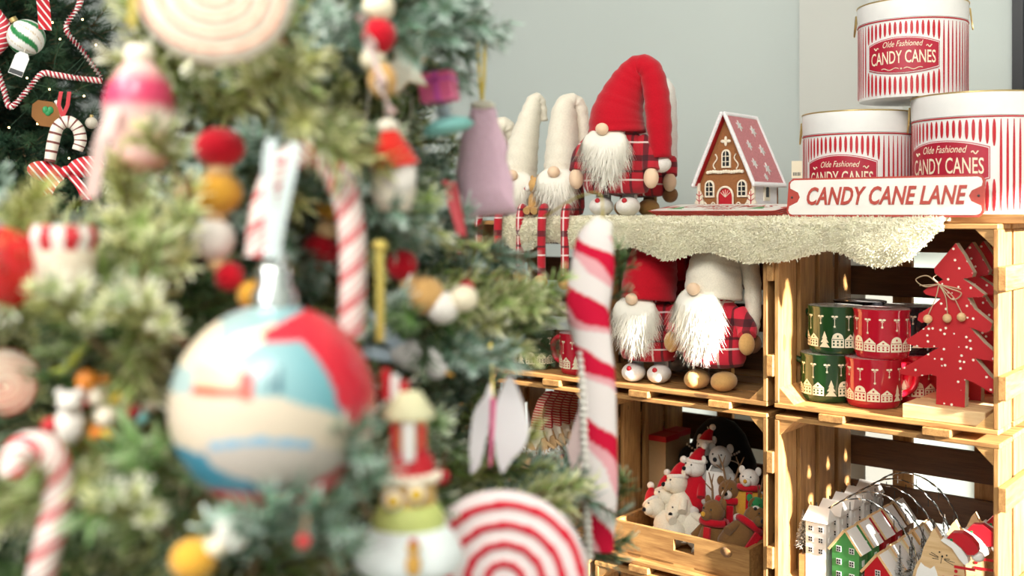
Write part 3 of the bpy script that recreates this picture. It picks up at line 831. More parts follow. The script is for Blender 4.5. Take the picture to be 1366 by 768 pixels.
# small tan plush between the seated gnomes
p = FL(713, -0.004, STOP + 0.004)
t = thing('plush_toy', 'small tan plush animal sitting between the seated gnomes', 'plush toy', p, -math.radians(25))
part('body', MB().ball((0, 0, 0.022), (0.013, 0.012, 0.024), 14, 10), M_tan, t, smooth=180)
h = part('head', MB().ball((0.002, -0.002, 0.056), (0.013, 0.015, 0.017), 14, 10), M_tan, t, smooth=180)
part('ear', MB().ball((0.008, 0.002, 0.072), (0.004, 0.003, 0.007), 8, 6), M_tan, h, smooth=180)
part('ear', MB().ball((-0.006, 0.002, 0.071), (0.004, 0.003, 0.006), 8, 6), M_tan, h, smooth=180)
part('nose', MB().ball((-0.014, -0.012, 0.050), 0.0035, 8, 6), M_redp, h, smooth=180)
part('muzzle', MB().ball((-0.010, -0.011, 0.051), (0.006, 0.006, 0.007), 8, 6), M_wfelt, h, smooth=180)
for sx in (-1, 1): part('leg', MB().tube([(sx * 0.007, -0.006, 0.012), (sx * 0.008, -0.022, 0.006)], [0.006, 0.0075], 10), M_tan, t, smooth=60)
# the pair inside the crate
gnome('gnome', 'gnome with slumped cream hat and bright plaid coat inside upper crate', FL(953, 0.062, FU), -TH + math.radians(6), S=0.98, body=MID, coat=M_plaidl, boot=M_tan, beard=2, bx=-0.010, by=-0.055, bz=0.185, nose_z=0.188, snout=False,
      hat=[(0, -0.004, 0.165), (0.0, 0.0, 0.200), (0.004, 0.006, 0.235), (0.014, 0.012, 0.258), (0.034, 0.018, 0.262), (0.056, 0.018, 0.240), (0.068, 0.014, 0.195), (0.071, 0.010, 0.14), (0.070, 0.006, 0.105)],
      hat_r=[0.060, 0.060, 0.054, 0.044, 0.030, 0.022, 0.018, 0.017, 0.014], hat_mat=M_offw, pom=(0.070, 0.004, 0.088, 0.0185), arms=((-1, 0.085), (1, 0.09)), mit=M_tan)
gnome('gnome', 'gnome with slumped red hat and white slippers inside upper crate', FL(866, 0.062, FU), -TH + math.radians(14), S=0.96, body=MID, coat=M_plaid, beard=0, bx=-0.012, by=-0.052, bz=0.165, nose_z=0.166,
      hat=[(0, -0.004, 0.160), (0.002, 0.0, 0.200), (0.006, 0.006, 0.235), (0.014, 0.012, 0.262), (0.030, 0.018, 0.270), (0.044, 0.03, 0.25), (0.048, 0.04, 0.2)],
      hat_r=[0.062, 0.062, 0.056, 0.046, 0.032, 0.022, 0.016], hat_mat=M_red, arms=((1, 0.085),))
gnome('gnome', 'dim gnome standing behind the two in upper crate', FL(925, 0.215, FU), -TH, S=0.9, coat=M_plaid, beard=1, bz=0.155, nose_z=0.16,
      hat=[(0, -0.004, 0.160), (0.002, 0.0, 0.200), (0.006, 0.006, 0.235), (0.014, 0.008, 0.262), (0.030, 0.010, 0.270), (0.044, 0.012, 0.25), (0.048, 0.014, 0.2)],
      hat_r=[0.062, 0.060, 0.05, 0.04, 0.03, 0.022, 0.016], hat_mat=M_red, arms=())

# ------------------------------------------------------------------ mugs
MR, MH = 0.0445, 0.080
def mug_meshes(glaze):
    b = MB().lathe([(0, 0.0), (MR * .86, 0.0), (MR * .93, 0.003), (MR * .97, 0.010), (MR, 0.022), (MR, MH - 0.006), (MR * 1.03, MH - 0.002), (MR * 1.035, MH), (MR * 1.0, MH + .0006)], 40)
    i = MB().lathe([(MR * 1.0, MH + .0006), (MR * .955, MH - 0.001), (MR * .93, MH - 0.006), (MR * .92, 0.012), (MR * .8, 0.006), (0, 0.006)], 40)
    hp = bez([(MR * .97, 0, 0.064), (MR + 0.014, 0, 0.067), (MR + 0.026, 0, 0.056), (MR + 0.027, 0, 0.040), (MR + 0.018, 0, 0.024), (MR * .97, 0, 0.017)], 6)
    h = MB().tube(hp, 0.0055, 12, ell=1.3, up=(1, 0, 0))
    pr = MB(); rr = MR + 0.0004
    def q(pts, a0, mat, r_=rr, zb=0.0):
        pr.add([(r_ * math.cos(a0 + x / MR), r_ * math.sin(a0 + x / MR), z + zb) for x, z in pts], [tuple(range(len(pts)))], mat)
    nh = 13; hw = 2 * PI * MR / nh
    for k in range(nh):
        a0 = 2 * PI * k / nh; hh = (0.019, 0.016, 0.022)[k % 3]; w_ = hw * 0.46; kind = k % 7; z0 = 0.013
        if kind == 4:
            for zz, ww in ((0, .9), (.008, .7), (.015, .45)): q([(-w_ * ww, z0 + zz), (w_ * ww, z0 + zz), (0, z0 + zz + .012)], a0, 0, rr + .00005 * zz)
            continue
        ns_ = 10
        def top(x):
            if kind in (1, 5): return z0 + hh * .62 + hh * .5 * math.sqrt(max(0, 1 - (x / w_) ** 2))
            return z0 + hh * .72 + hh * .46 * (1 - abs(x) / w_)
        for s_ in range(ns_):
            xa, xb = -w_ + 2 * w_ * s_ / ns_, -w_ + 2 * w_ * (s_ + 1) / ns_
            q([(xa, z0), (xb, z0), (xb, top(xb)), (xa, top(xa))], a0, 0)
        r2 = rr + .0003
        for s_ in range(6):
            xa = -w_ * .9 + w_ * .3 * s_; q([(xa, z0 + hh * .62), (xa + w_ * .26, z0 + hh * .62), (xa + w_ * .26, z0 + hh * .67), (xa, z0 + hh * .67)], a0, 1, r2)
        q([(-w_ * .14, z0 + hh * .8), (w_ * .14, z0 + hh * .8), (w_ * .14, z0 + hh * .94), (-w_ * .14, z0 + hh * .94)], a0, 1, r2)
        for sx in (-.78, -.14, .5):
            for zz in (.14, .38):
                q([(w_ * (sx), z0 + hh * zz), (w_ * (sx + .28), z0 + hh * zz), (w_ * (sx + .28), z0 + hh * (zz + .15)), (w_ * sx, z0 + hh * (zz + .15))], a0, 1, r2)
    for k in range(12):
        a0 = 2 * PI * (k + .4) / 12; zb = 0.064; ln = (0.011, 0.016, 0.021)[k % 3]
        for sx in (-1, 1):
            q([(sx * (.0028 + .0027 * math.cos(t)), zb + .0008 + .0017 * math.sin(t)) for t in [2 * PI * j / 10 for j in range(10)]][::sx], a0, 0)
            q([(0, zb), (sx * .0024, zb - .0030), (sx * .0014, zb - .0032)][::-sx], a0, 0)
        q([(-.0004, zb - ln), (.0004, zb - ln), (.0004, zb), (-.0004, zb)], a0, 0)
        q([(.0024 * math.cos(t) * (1 if i % 2 else .5), zb - ln + .0024 * math.sin(t) * (1 if i % 2 else .5)) for i, t in enumerate([2 * PI * j / 10 for j in range(10)])], a0, 0)
    return [x.mesh(n, m, s) for x, n, m, s in ((b, 'mug_body', [glaze], 50), (i, 'inside', [M_white], 50), (h, 'handle', [glaze], 60), (pr, 'printed_houses', [M_cream, glaze], 0))]
MUG = {'red': mug_meshes(M_redgl), 'green': mug_meshes(M_grngl), 'black': mug_meshes(M_blkgl)}
def mug(label, kind, px, v, h, rz, group='village mugs'):
    t = thing('mug', label, 'mug', FL(px, v, h), math.radians(rz), group)
    for me in MUG[kind]: obj(me.name, me, t)
mug('red village mug at front, lower of its pair', 'red', 1165, 0.082, FU, 2)
mug('red village mug stacked on the front red one', 'red', 1176, 0.086, FU + MH + .0008, 60)
mug('green village mug at front left, lower of its pair', 'green', 1104, 0.086, FU, 150)
mug('green village mug stacked on the other green one', 'green', 1114, 0.092, FU + MH + .0008, 120)
mug('dark mug on the crate floor behind the green pair', 'black', 1149, 0.215, FU, 100)
mug('dark mug stacked behind the green pair', 'black', 1147, 0.213, FU + MH + .0008, 130)
mug('red village mug half hidden between front red mug and wooden tree', 'red', 1218, 0.172, FU, 120)
mug('dark mug stacked behind the upper red mug', 'black', 1216, 0.173, FU + MH + .0008, 150)
mug('red village mug at back right, behind the wooden tree', 'red', 1240, 0.266, FU, 100)
mug('green village mug in crate behind the dangling gnome legs', 'green', 713, 0.060, FU, 120, 'mugs behind the gnome legs')
mug('red village mug in crate behind the dangling gnome legs', 'red', 776, 0.062, FU, 140, 'mugs behind the gnome legs')

# ------------------------------------------------------------------ red wooden trees
TZ = [(237, 50), (265, 95), (297, 160), (292, 176), (262, 184), (300, 212), (333, 240), (325, 250), (276, 254), (300, 296), (358, 345), (352, 372), (336, 382), (286, 366),
      (330, 418), (386, 470), (375, 486), (302, 480), (350, 540), (397, 585), (392, 618), (350, 600), (300, 572), (270, 562), (268, 668), (170, 668), (172, 560), (150, 556),
      (100, 570), (45, 566), (40, 550), (110, 500), (165, 460), (182, 450), (120, 456), (70, 446), (65, 430), (110, 395), (160, 350), (120, 360), (105, 350), (110, 325),
      (160, 290), (188, 260), (135, 250), (125, 238), (150, 215), (195, 190), (165, 166), (163, 148), (200, 100)]
kz = tv(1266, 0.03) / F
TP = [((1190 + x / 2.846 - 1267) * kz / 0.93, (545 - (310 + y / 2.846)) * kz) for x, y in TZ]
M_dots = dotted('red_with_white_specks', (0.48, 0.010, 0.016), (0.9, 0.84, 0.7), 105, 0.20)
M_bark = plain('whitewashed_edge', (0.62, 0.52, 0.38), 0.7, 0.3, 120)
tree_me = MB().prism(TP, -0.009, 0.009, 0, 1).mesh('tree_board', [M_dots, M_bark], 0)
base_me = plank(0.122, 0.066, 0.022, M_pale)
mb = MB()
cx, cz = -0.016, 0.186
for sx, w_, hh in ((-1, 0.034, 0.006), (1, 0.034, -0.012)):
    mb.tube(bez([(cx, -0.0115, cz), (cx + sx * w_ * .5, -.016, cz + hh + .007), (cx + sx * w_, -.015, cz + hh), (cx + sx * w_ * .6, -.014, cz + hh - .010), (cx, -0.0115, cz)], 8), 0.0009, 6)
TW = []
for ex, ez in ((cx - .016, cz - .048), (cx + .013, cz - .045), (cx + .034, cz - .042)):
    mb.tube(bez([(cx, -.012, cz), ((cx + ex) / 2 + .004, -.014, (cz + ez) / 2 + .004), (ex, -.0125, ez)], 6), 0.0008, 6); TW.append((ex, ez))
mb.tube([(cx - .03, -.0105, cz - .003), (cx, -.011, cz), (cx + .032, -.0105, cz - .006)], .0008, 6)
twine_me = mb.mesh('twine_bow', [plain('jute_twine', (0.55, 0.42, 0.27), 0.9)], 60)
bead_me = MB().ball((0, 0, 0), 0.0068, 14, 10).mesh('wooden_bead', [M_pale], 180)
for k, lab in enumerate(('red wooden fir tree with twine bow at the front', 'second red wooden fir tree from the front', 'third red wooden fir tree from the front', 'rearmost red wooden fir tree by the crate back')):
    t = thing('wooden_tree', lab, 'wooden tree', SH(0.271, 0.040, FU) + BX * (k * 0.074) + RX * (0.003 * (k % 2)), -TH, 'red wooden fir trees')
    obj('base_block', base_me, t, (0, 0, 0.011))
    tb = obj('tree_board', tree_me, t, (0.004, 0, 0.022))
    obj('twine_bow', twine_me, tb)
    for ex, ez in TW: obj('wooden_bead', bead_me, tb, (ex, -.0145, ez - .006))

# ------------------------------------------------------------------ wire hoops with little houses
def little_house(parent, name, x, w_, dep, z0, he, hp_, wall, roofm, nw, gable=True):
    if gable:
        pts = [(x - w_ / 2, z0), (x + w_ / 2, z0), (x + w_ / 2, he), (x, hp_), (x - w_ / 2, he)]
        hs = part(name, MB().prism(pts, -dep / 2, dep / 2), wall, parent)
        sl_ = math.atan2(hp_ - he, w_ / 2); ln = math.hypot(hp_ - he, w_ / 2) + 0.006
        for sx in (-1, 1):
            m = MB(); vs = []
            for o_ in (0, 0.004):
                for s_, y_ in ((0, -dep / 2 - .003), (ln, -dep / 2 - .003), (ln, dep / 2 + .003), (0, dep / 2 + .003)):
                    vs.append((x + sx * (math.cos(sl_) * s_ + math.sin(sl_) * o_), y_, hp_ - math.sin(sl_) * s_ + math.cos(sl_) * o_))
            m.add(vs, [(0, 1, 2, 3), (7, 6, 5, 4), (0, 4, 5, 1), (1, 5, 6, 2), (2, 6, 7, 3), (3, 7, 4, 0)], [2, 0, 2, 1, 1, 1] if False else [1, 0, 1, 1, 1, 1])
            part('roof', m, [roofm, M_pale], hs, smooth=0)
    else:
        hs = part(name, MB().box((x, 0, (z0 + he) / 2), (w_, dep, he - z0)), wall, parent)
        m = MB(); o_ = 0.004
        vs = [(x - w_ / 2 - o_, -dep / 2 - o_, he), (x + w_ / 2 + o_, -dep / 2 - o_, he), (x + w_ / 2 + o_, dep / 2 + o_, he), (x - w_ / 2 - o_, dep / 2 + o_, he), (x - w_ / 2, 0, hp_), (x + w_ / 2, 0, hp_)]
        m.add(vs, [(3, 2, 1, 0), (0, 1, 5, 4), (2, 3, 4, 5), (1, 2, 5), (3, 0, 4)]); part('roof', m, roofm, hs, smooth=0)
    for wx, wz in nw:
        wd = part('window', MB().box((x + wx, -dep / 2 - .0004, wz), (.0085, .0014, .0095)), M_white, hs)
        m = MB()
        for a_ in (-1, 1):
            for b_ in (-1, 1): m.box((x + wx + a_ * .0019, -dep / 2 - .0011, wz + b_ * .0021), (.0026, .0008, .003))
        part('pane', m, M_dark, wd)
    for wz in sorted({z for _, z in nw}):
        m = MB().box((x + w_ / 2 + .0004, 0, wz), (.0014, .0085, .0095)); part('window', m, M_white, hs)
    return hs
M_brush = vcol('bottle_brush', 0.8, 0.1)
def brush_tree_mesh(h, r):
    mb = MB().tube([(0, 0, 0), (0, 0, h)], 0.0012, 5, cols=lambda a, b: (.12, .1, .08))
    for _ in range(620):
        q = random.random(); z = 0.012 + (h - 0.012) * q; a = random.uniform(0, 2 * PI); l = r * (1.02 - q) * random.uniform(.75, 1.05)
        d = Vector((math.cos(a), math.sin(a), random.uniform(-.15, .25)))
        g = random.choice([(.02, .04, .035), (.04, .06, .05)]); wv = (.9, .93, .93) if random.random() < .9 else g
        mb.blade([Vector((0, 0, z)), Vector((0, 0, z)) + d * l * .5, Vector((0, 0, z)) + d * l], 0.0014, Vector((-math.sin(a), math.cos(a), 0)), cols=[g, tuple(.5 * a + .5 * b for a, b in zip(g, wv)), wv], taper=.7)
    return mb.mesh('brush_tree', [M_brush], 0, True)
BT = [brush_tree_mesh(0.075, 0.016), brush_tree_mesh(0.095, 0.02)]
def hoop(label, k):
    c = thing('house_hoop', label, 'wire wreath', SH(0.128, 0.052, FLW) + BX * (k * 0.056), -TH - math.radians(2), 'wire hoops with little houses')
    part('base', MB().box((0, 0, 0.008), (0.215, 0.040, 0.016)), M_pale, c)
    ring = []; ring2 = []
    for i in range(61):
        a_ = PI * (-.02 + 1.04 * i / 60)
        ring.append((0.100 * math.cos(a_) + .0016 * math.cos(i * 1.3), .0016 * math.sin(i * 1.3) + .006, 0.030 + 0.140 * math.sin(a_)))
        ring2.append((0.100 * math.cos(a_) - .0016 * math.cos(i * 1.3), -.0016 * math.sin(i * 1.3) + .006, 0.030 + 0.140 * math.sin(a_)))
    wh = part('wire_hoop', MB().tube(ring, .0011, 5), M_wire, c); part('wire_strand', MB().tube(ring2, .0011, 5), M_silver, wh)
    m = MB()
    for i in range(6, 56, 7): x, y, z = ring[i]; m.tube([(x, y - .004, z - .004), (x, y - .004, z - .018)], .0008, 5)
    part('hanging_hook', m, M_wire, wh)
    little_house(c, 'white_house', -0.072, 0.036, 0.030, 0.016, 0.124, 0.146, M_white, M_white, [(-.009, .112), (.009, .112), (-.009, .094), (.009, .094), (-.009, .076), (.009, .076)], gable=False)
    c1, c2 = [(M_grnp, M_redp), (M_grnp, M_cream), (M_redp, M_cream), (M_redp, M_tan), (M_brown, M_cream)][k]
    little_house(c, 'tall_house', -0.020, 0.046, 0.032, 0.016, 0.088, 0.118, c1, M_white, [(-.011, .088), (.011, .088), (-.011, .067), (.011, .067), (-.011, .046), (.011, .046)])
    little_house(c, 'small_house', 0.034, 0.044, 0.030, 0.016, 0.062, 0.090, c2, M_white, [(0, .062), (-.011, .042), (.011, .042)])
    obj('brush_tree', BT[0], c, (-0.100, -.004, 0.062)); part('post', MB().box((-.1, -.004, .039), (.01, .01, .046)), M_pale, c)
    obj('brush_tree', BT[1], c, (0.066, -.006, 0.016)); obj('brush_tree', BT[1], c, (0.088, -.004, 0.016), scale=.85)
for k, lab in enumerate(('front wire hoop with white, green and red houses', 'second wire hoop of houses from the front', 'middle wire hoop in the row of house hoops', 'fourth wire hoop of houses from the front', 'rearmost wire hoop of houses at the crate back')):
    hoop(lab, k)

# ------------------------------------------------------------------ wooden cats
def cz_(pts, ky=None):
    k_ = tv(1260, 0.03) / F
    return [((1200 + x / 6.8 - 1268) * k_ / 0.93, (798 - (655 + y / 6.8)) * k_) for x, y in pts]
CAT = cz_([(250, 972), (190, 850), (212, 740), (236, 670), (266, 625), (290, 520), (330, 425), (352, 368), (380, 332), (402, 378), (424, 420), (470, 404), (520, 402), (552, 432), (580, 372), (602, 440), (616, 520), (606, 620), (616, 720), (610, 972)])
BELLY = cz_([(255, 940), (215, 850), (240, 730), (268, 662), (300, 690), (345, 705), (378, 672), (400, 740), (420, 850), (400, 940)])
HATR = cz_([(480, 395), (520, 345), (600, 332), (668, 372), (716, 430), (722, 480), (690, 512), (640, 520), (590, 462), (540, 425)])
HATW = cz_([(432, 425), (455, 398), (520, 418), (590, 470), (640, 540), (650, 590), (620, 612), (580, 570), (520, 480), (470, 450)])
ear_l = cz_([(266, 620), (272, 520), (300, 420), (335, 330), (372, 318), (350, 370), (330, 425), (290, 520)])
k_ = tv(1260, .03) / F
def cpt(x, y): return cz_([(x, y)])[0]
fm = MB()
for x, y, r in ((418, 540, 7), (475, 560, 7), (440, 576, 9)):
    a_, b_ = cpt(x, y); fm.prism([(a_ + r / 6.8 * k_ * math.cos(t), b_ + r / 6.8 * k_ * math.sin(t)) for t in [2 * PI * i / 10 for i in range(10)]], -.0078, -.007)
for a_, b_ in (((335, 572), (410, 594)), ((360, 606), (412, 606)), ((350, 555), (410, 585)), ((455, 604), (530, 640)), ((455, 600), (538, 612)), ((452, 594), (500, 590)), ((436, 590), (428, 640))):
    (x0, z0), (x1, z1) = cpt(*a_), cpt(*b_); fm.tube([(x0, -.0075, z0), (x1, -.0075, z1)], .0004, 4)
cm = MB()
for x, y in ((548, 688), (450, 764)):
    a_, b_ = cpt(x, y); cm.prism([(a_ + 15 / 6.8 * k_ * math.cos(t), b_ + 15 / 6.8 * k_ * math.sin(t)) for t in [2 * PI * i / 14 for i in range(14)]], -.0078, -.007)
hm = MB()
for x, y in ((515, 415), (530, 468), (478, 438)):
    a_, b_ = cpt(x, y); hm.prism([(a_ + .003 * math.cos(t) * (1 if i % 2 else .6), b_ + .0035 * math.sin(t)) for i, t in enumerate([2 * PI * j / 8 for j in range(8)])], -.0105, -.0095)
cat_parts = [(MB().prism(CAT, -.007, .007).mesh('cat_board', [M_pale], 0)), MB().prism(BELLY, -.0085, -.006).mesh('white_bib', [M_white], 0),
             MB().prism(HATR, -.010, .008).mesh('santa_hat', [M_redp], 0), MB().prism(HATW, -.0115, .009).mesh('hat_brim', [M_white], 0),
             fm.mesh('face', [M_dark], 0), cm.mesh('cheek', [M_redp], 0), hm.mesh('holly', [M_green], 0)]
px_, pz_ = cpt(712, 535)
cat_parts.append(MB().ball((px_, 0, pz_), (.0095, .009, .0085), 12, 8).mesh('pompom', [M_white], 180))
cat_parts.append(MB().box((0.012, 0, -.018), (.075, .034, .052)).mesh('foot_block', [M_pale], 0))
st = MB()
for zz in (.055, .04, .025): st.box((.028, -.0074, zz), (.03, .0012, .004))
cat_parts.append(st.mesh('red_stripe', [M_redp], 0))
for k, lab in enumerate(('front wooden cat with santa hat and drawn whiskers', 'second wooden cat in santa hat, behind the front one', 'rearmost wooden cat in santa hat by crate corner')):
    c = thing('wooden_cat', lab, 'wooden cat', FL(1262, 0.035, FLW + 0.001) + BX * (k * 0.062) + RX * (k * .012), -TH + math.radians(6), 'wooden cats in santa hats')
    for me in cat_parts: obj(me.name, me, c, (0, 0, .044))

# ------------------------------------------------------------------ tray of plush animals
t = thing('wooden_tray', 'open pine tray full of plush animals in lower crate', 'tray', SH(-0.334, 0.012, FLW), -TH)
tw, td, th = 0.282, 0.175, 0.058
part('bottom', MB().box((tw / 2, td / 2, .004), (tw, td, .008)), M_wood, t)
fb = MB(); sx0, sx1 = tw * .47, tw * .62
fb.box((sx0 / 2, .004, th / 2 + .004), (sx0, .008, th)); fb.box(((sx1 + tw) / 2, .004, th / 2 + .004), (tw - sx1, .008, th))
fb.box(((sx0 + sx1) / 2, .004, .019), (sx1 - sx0, .008, .022)); fb.box(((sx0 + sx1) / 2, .004, .0565), (sx1 - sx0, .008, .011))
part('front_board', fb, M_wood, t)
part('back_board', MB().box((tw / 2, td - .004, th / 2 + .004), (tw, .008, th)), M_wood, t)
for x in (.004, tw - .004): part('side_board', MB().box((x, td / 2, th / 2 + .004), (.008, td - .016, th)), M_wood, t)

def plush(label, px, py, v, s, col, name='plush_animal', lean=0.0, rz=-20, hat=None, scarf=None, antlers=False, apron=None, nosec=M_black, muz=None, ears=None, headcol=None):
    r = thing(name, label, 'plush animal', PV(px, py, v), rot=(math.radians(-6), lean, math.radians(rz)), group='plush animals in the tray'); r.scale = (s, s, s)
    hc = headcol or col
    b = part('body', MB().lathe([(0, -.045), (.022, -.044), (.030, -.03), (.030, -.01), (.022, .012), (.012, .022), (0, .024)], 16, sy=.85), col, r, smooth=180)
    for sx in (-1, 1):
        part('arm', MB().tube([(sx * .020, -.004, .006), (sx * .032, -.014, -.014)], [.008, .0085], 8), col, r, smooth=60)
        part('foot', MB().ball((sx * .016, -.020, -.042), (.011, .016, .009), 10, 8), hc, r, smooth=180)
    h = part('head', MB().ball((0, -.006, .036), (.020, .020, .020), 14, 10), hc, r, smooth=180)
    part('muzzle', MB().ball((0, -.024, .031), (.010, .010, .009), 10, 8), muz or hc, h, smooth=180)
    part('nose', MB().ball((0, -.034, .034), .0042, 8, 6), nosec, h, smooth=180)
    part('eye', MB().ball((-.008, -.0235, .042), .0018, 6, 5), M_dark, h, smooth=180); part('eye', MB().ball((.008, -.0235, .042), .0018, 6, 5), M_dark, h, smooth=180)
    for sx in (-1, 1): part('ear', MB().ball((sx * .017, -.002, .052), (.007, .003, .009), 8, 6), ears or hc, h, smooth=180)
    if hat:
        ht = part('santa_hat', MB().tube(bez([(0, -.004, .046), (.002, 0, .062), (.008, .004, .074)], 4), lerpl([.0175, .011, .004], 9), 12), hat, h, smooth=60)
        part('hat_trim', MB().tube([(.017 * math.cos(a_), -.004 + .017 * math.sin(a_), .048) for a_ in [2 * PI * i / 14 for i in range(15)]], .004, 6, cap=False), M_wfelt, ht, smooth=60)
        part('pompom', MB().ball((.009, .004, .078), .007, 10, 8), M_wfelt, ht, smooth=180)
    if scarf:
        sc = part('scarf', MB().tube([(.0205 * math.cos(a_), -.003 + .019 * math.sin(a_), .019) for a_ in [2 * PI * i / 16 for i in range(17)]], .0065, 8, cap=False), scarf, r, smooth=60)
        part('scarf_end', MB().box((.008, -.030, -.004), (.012, .005, .034)), scarf, sc)
    if antlers:
        for sx in (-1, 1):
            m = MB().tube([(sx * .008, 0, .052), (sx * .014, .004, .075), (sx * .024, .004, .098)], [.0022, .0018, .001], 6)
            m.tube([(sx * .012, .003, .068), (sx * .026, -.002, .080)], [.0016, .0008], 5); m.tube([(sx * .016, .004, .080), (sx * .010, .0, .098)], [.0014, .0007], 5)
            part('antler', m, M_twig, h, smooth=60)
    if apron:
        part('apron', MB().box((0, -.027, -.012), (.034, .002, .048)), apron, r)
        m = MB().tube([(-.014, -.026, .010), (-.010, -.02, .022)], .0015, 5); m.tube([(.014, -.026, .010), (.010, -.02, .022)], .0015, 5); part('apron_strap', m, apron, r)
    return r
M_twig = plain('twig', (0.20, 0.11, 0.05), 0.8)
M_burlap = felt('brown_burlap', (0.20, 0.10, 0.035))
plush('plush reindeer with twig antlers and loose red scarf at tray front', 953, 710, 0.060, 1.05, M_burlap, scarf=M_red, antlers=True, rz=-50, nosec=M_must)
plush('plush reindeer with red knitted scarf lying at tray front right', 990, 712, 0.065, 1.05, M_burlap, scarf=M_red, antlers=True, rz=10, lean=0.7)
plush('plush reindeer with white cord tie in middle of the tray', 973, 680, 0.115, 1.0, M_burlap, scarf=M_red, antlers=True, rz=-25, muz=M_wfelt)
plush('grey plush mouse in white apron standing above the others', 961, 636, 0.150, 1.05, M_grey, apron=M_white, rz=-30)
plush('plush bear in red robe with big black nose', 929, 648, 0.130, 1.0, M_red, headcol=M_wfelt, hat=M_red, rz=-60)
plush('dim plush animal in red hat behind the red-robed bear', 942, 618, 0.170, .9, M_black, headcol=M_wfelt, hat=M_red, rz=-40)
plush('cream plush mouse with upright red santa hat, rearmost of the mice', 908, 672, 0.105, 1.05, M_offw, hat=M_red, rz=-70, lean=-.25)
plush('cream plush mouse with red santa hat in middle of the mice', 896, 686, 0.10, 1.0, M_offw, hat=M_red, rz=-60, lean=-.5)
plush('cream plush mouse with red santa hat, frontmost of the mice', 888, 698, 0.075, 1.0, M_offw, hat=M_red, rz=-50, lean=-.8)
plush('cream plush mouse lying on its side between mice and reindeer', 922, 700, 0.095, 1.0, M_offw, rz=-30, lean=-.9)
plush('plush animal with white face and red scarf at tray right', 1000, 662, 0.125, .9, M_must, headcol=M_wfelt, scarf=M_red, rz=-30, nosec=M_must)
plush('small plush animal with green head and red scarf at tray corner', 1010, 696, 0.095, .8, M_red, headcol=M_green, muz=M_wfelt, scarf=M_red, rz=-20)
# black bag with beads behind, brown plush by the crate wall
b = thing('velvet_bag', 'black velvet bag edged with small white beads behind the plush animals', 'bag', FL(962, 0.262, FLW), -TH)
m = MB(); vs = []
part('bag_body', MB().lathe([(0, 0), (.06, .002), (.078, .03), (.082, .09), (.074, .15), (.052, .20), (.03, .222), (0, .23)], 24, sy=.52), M_black, b, smooth=180)
part('bag_flap', MB().ball((-.045, -.010, .130), (.045, .030, .045), 16, 10), M_black, b, smooth=180)
for i in range(17):
    a_ = -2.6 + 2.1 * i / 16
    part('bead', MB().ball((.066 * math.cos(a_) + .004, -.046 - .004 * math.sin(a_), .190 + .030 * math.sin(a_)), .0024, 8, 6), M_white, b, smooth=180)
part('handle', MB().tube(bez([(-.02, -.02, .21), (.02, -.035, .16), (.06, -.04, .15), (.078, -.02, .10)], 8), .0012, 6), M_white, b)
for k, (px, v, lab) in enumerate(((873, 0.205, 'kraft gift box with red lid band, nearer of the two'), (889, 0.262, 'kraft gift box with red lid band, farther of the two'))):
    bx_ = thing('gift_box', lab, 'box', FL(px + 8, v, FLW), -TH, 'kraft boxes with red bands')
    part('box_body', MB().box((0, 0, .09), (.055, .050, .18)), M_kraft, bx_)
    part('red_band', MB().box((0, 0, .186), (.057, .052, .011)), M_redp, bx_)

# ------------------------------------------------------------------ gnome signs in the lower left crate
bx_ = thing('cardboard_box', 'kraft cardboard box under the row of gnome signs', 'box', SH(-0.600, 0.135, FLW), -TH)
part('box_body', MB().box((0, 0, .058), (.22, .23, .116)), M_kraft, bx_)
part('lid', MB().box((0, 0, .119), (.224, .234, .008)), M_kraft, bx_)
kk = tv(715, .03) / F
def gz(pts): return [((690 + x / 6.98 - 716) * kk / .93, (628 - (540 + y / 6.98)) * kk) for x, y in pts]
GH = gz([(128, 250), (150, 120), (200, -20), (270, -95), (330, -105), (310, -60), (262, 20), (240, 120), (245, 268)])
gsig = [MB().prism(GH, -.004, .004).mesh('hat', [M_redp], 0)]
m = MB()
for i in range(14):
    y = 240 - i * 25
    def xat(yy, L):
        tab = [(268, 128, 245), (120, 150, 240), (20, 188, 262), (-20, 200, 284), (-60, 235, 308), (-95, 270, 328)]
        for (a0, l0, r0), (a1, l1, r1) in zip(tab, tab[1:]):
            if a1 <= yy <= a0:
                q_ = (a0 - yy) / (a0 - a1); return (l0 + (l1 - l0) * q_) if L else (r0 + (r1 - r0) * q_)
        return 260
    m.prism(gz([(xat(y, 1) + 2, y), (xat(y + 8, 1) + 2, y + 8), (xat(y + 14, 0) - 2, y + 14), (xat(y + 6, 0) - 2, y + 6)]), -.0048, -.0035)
gsig.append(m.mesh('hat_stripe', [M_cream], 0))
gsig.append(MB().prism(gz([(105, 330), (120, 270), (250, 290), (290, 400), (300, 500), (100, 490)]), -.004, .004).mesh('body_board', [M_pale], 0))
gsig.append(MB().prism(gz([(112, 262), (150, 252), (250, 275), (258, 330), (235, 340), (222, 400), (205, 395), (185, 455), (160, 400), (140, 380), (118, 330)]), -.008, -.004).mesh('beard', [M_icing], 0))
x_, z_ = gz([(172, 315)])[0]; gsig.append(MB().ball((x_, -.009, z_), .004, 10, 8).mesh('nose', [M_skin], 180))
gsig.append(MB().prism(gz([(110, 350), (45, 320), (35, 340), (100, 380)]), -.003, .003).prism(gz([(280, 370), (360, 415), (350, 438), (285, 400)]), -.003, .003).mesh('arm', [M_pale], 0))
gsig.append(MB().prism(gz([(98, 520), (165, 520), (160, 555), (98, 550)]), -.006, .004).prism(gz([(205, 535), (280, 540), (280, 572), (205, 568)]), -.006, .004).mesh('boot', [M_redp], 0))
gsig.append(MB().prism(gz([(40, 520), (330, 560), (345, 600), (250, 618), (110, 600), (50, 570)]), -.014, .014).mesh('base', [M_pale], 0))
tm = text_mesh('CHRISTMAS', .0165, extrude=.0012, offset=.0004, sx=.78)
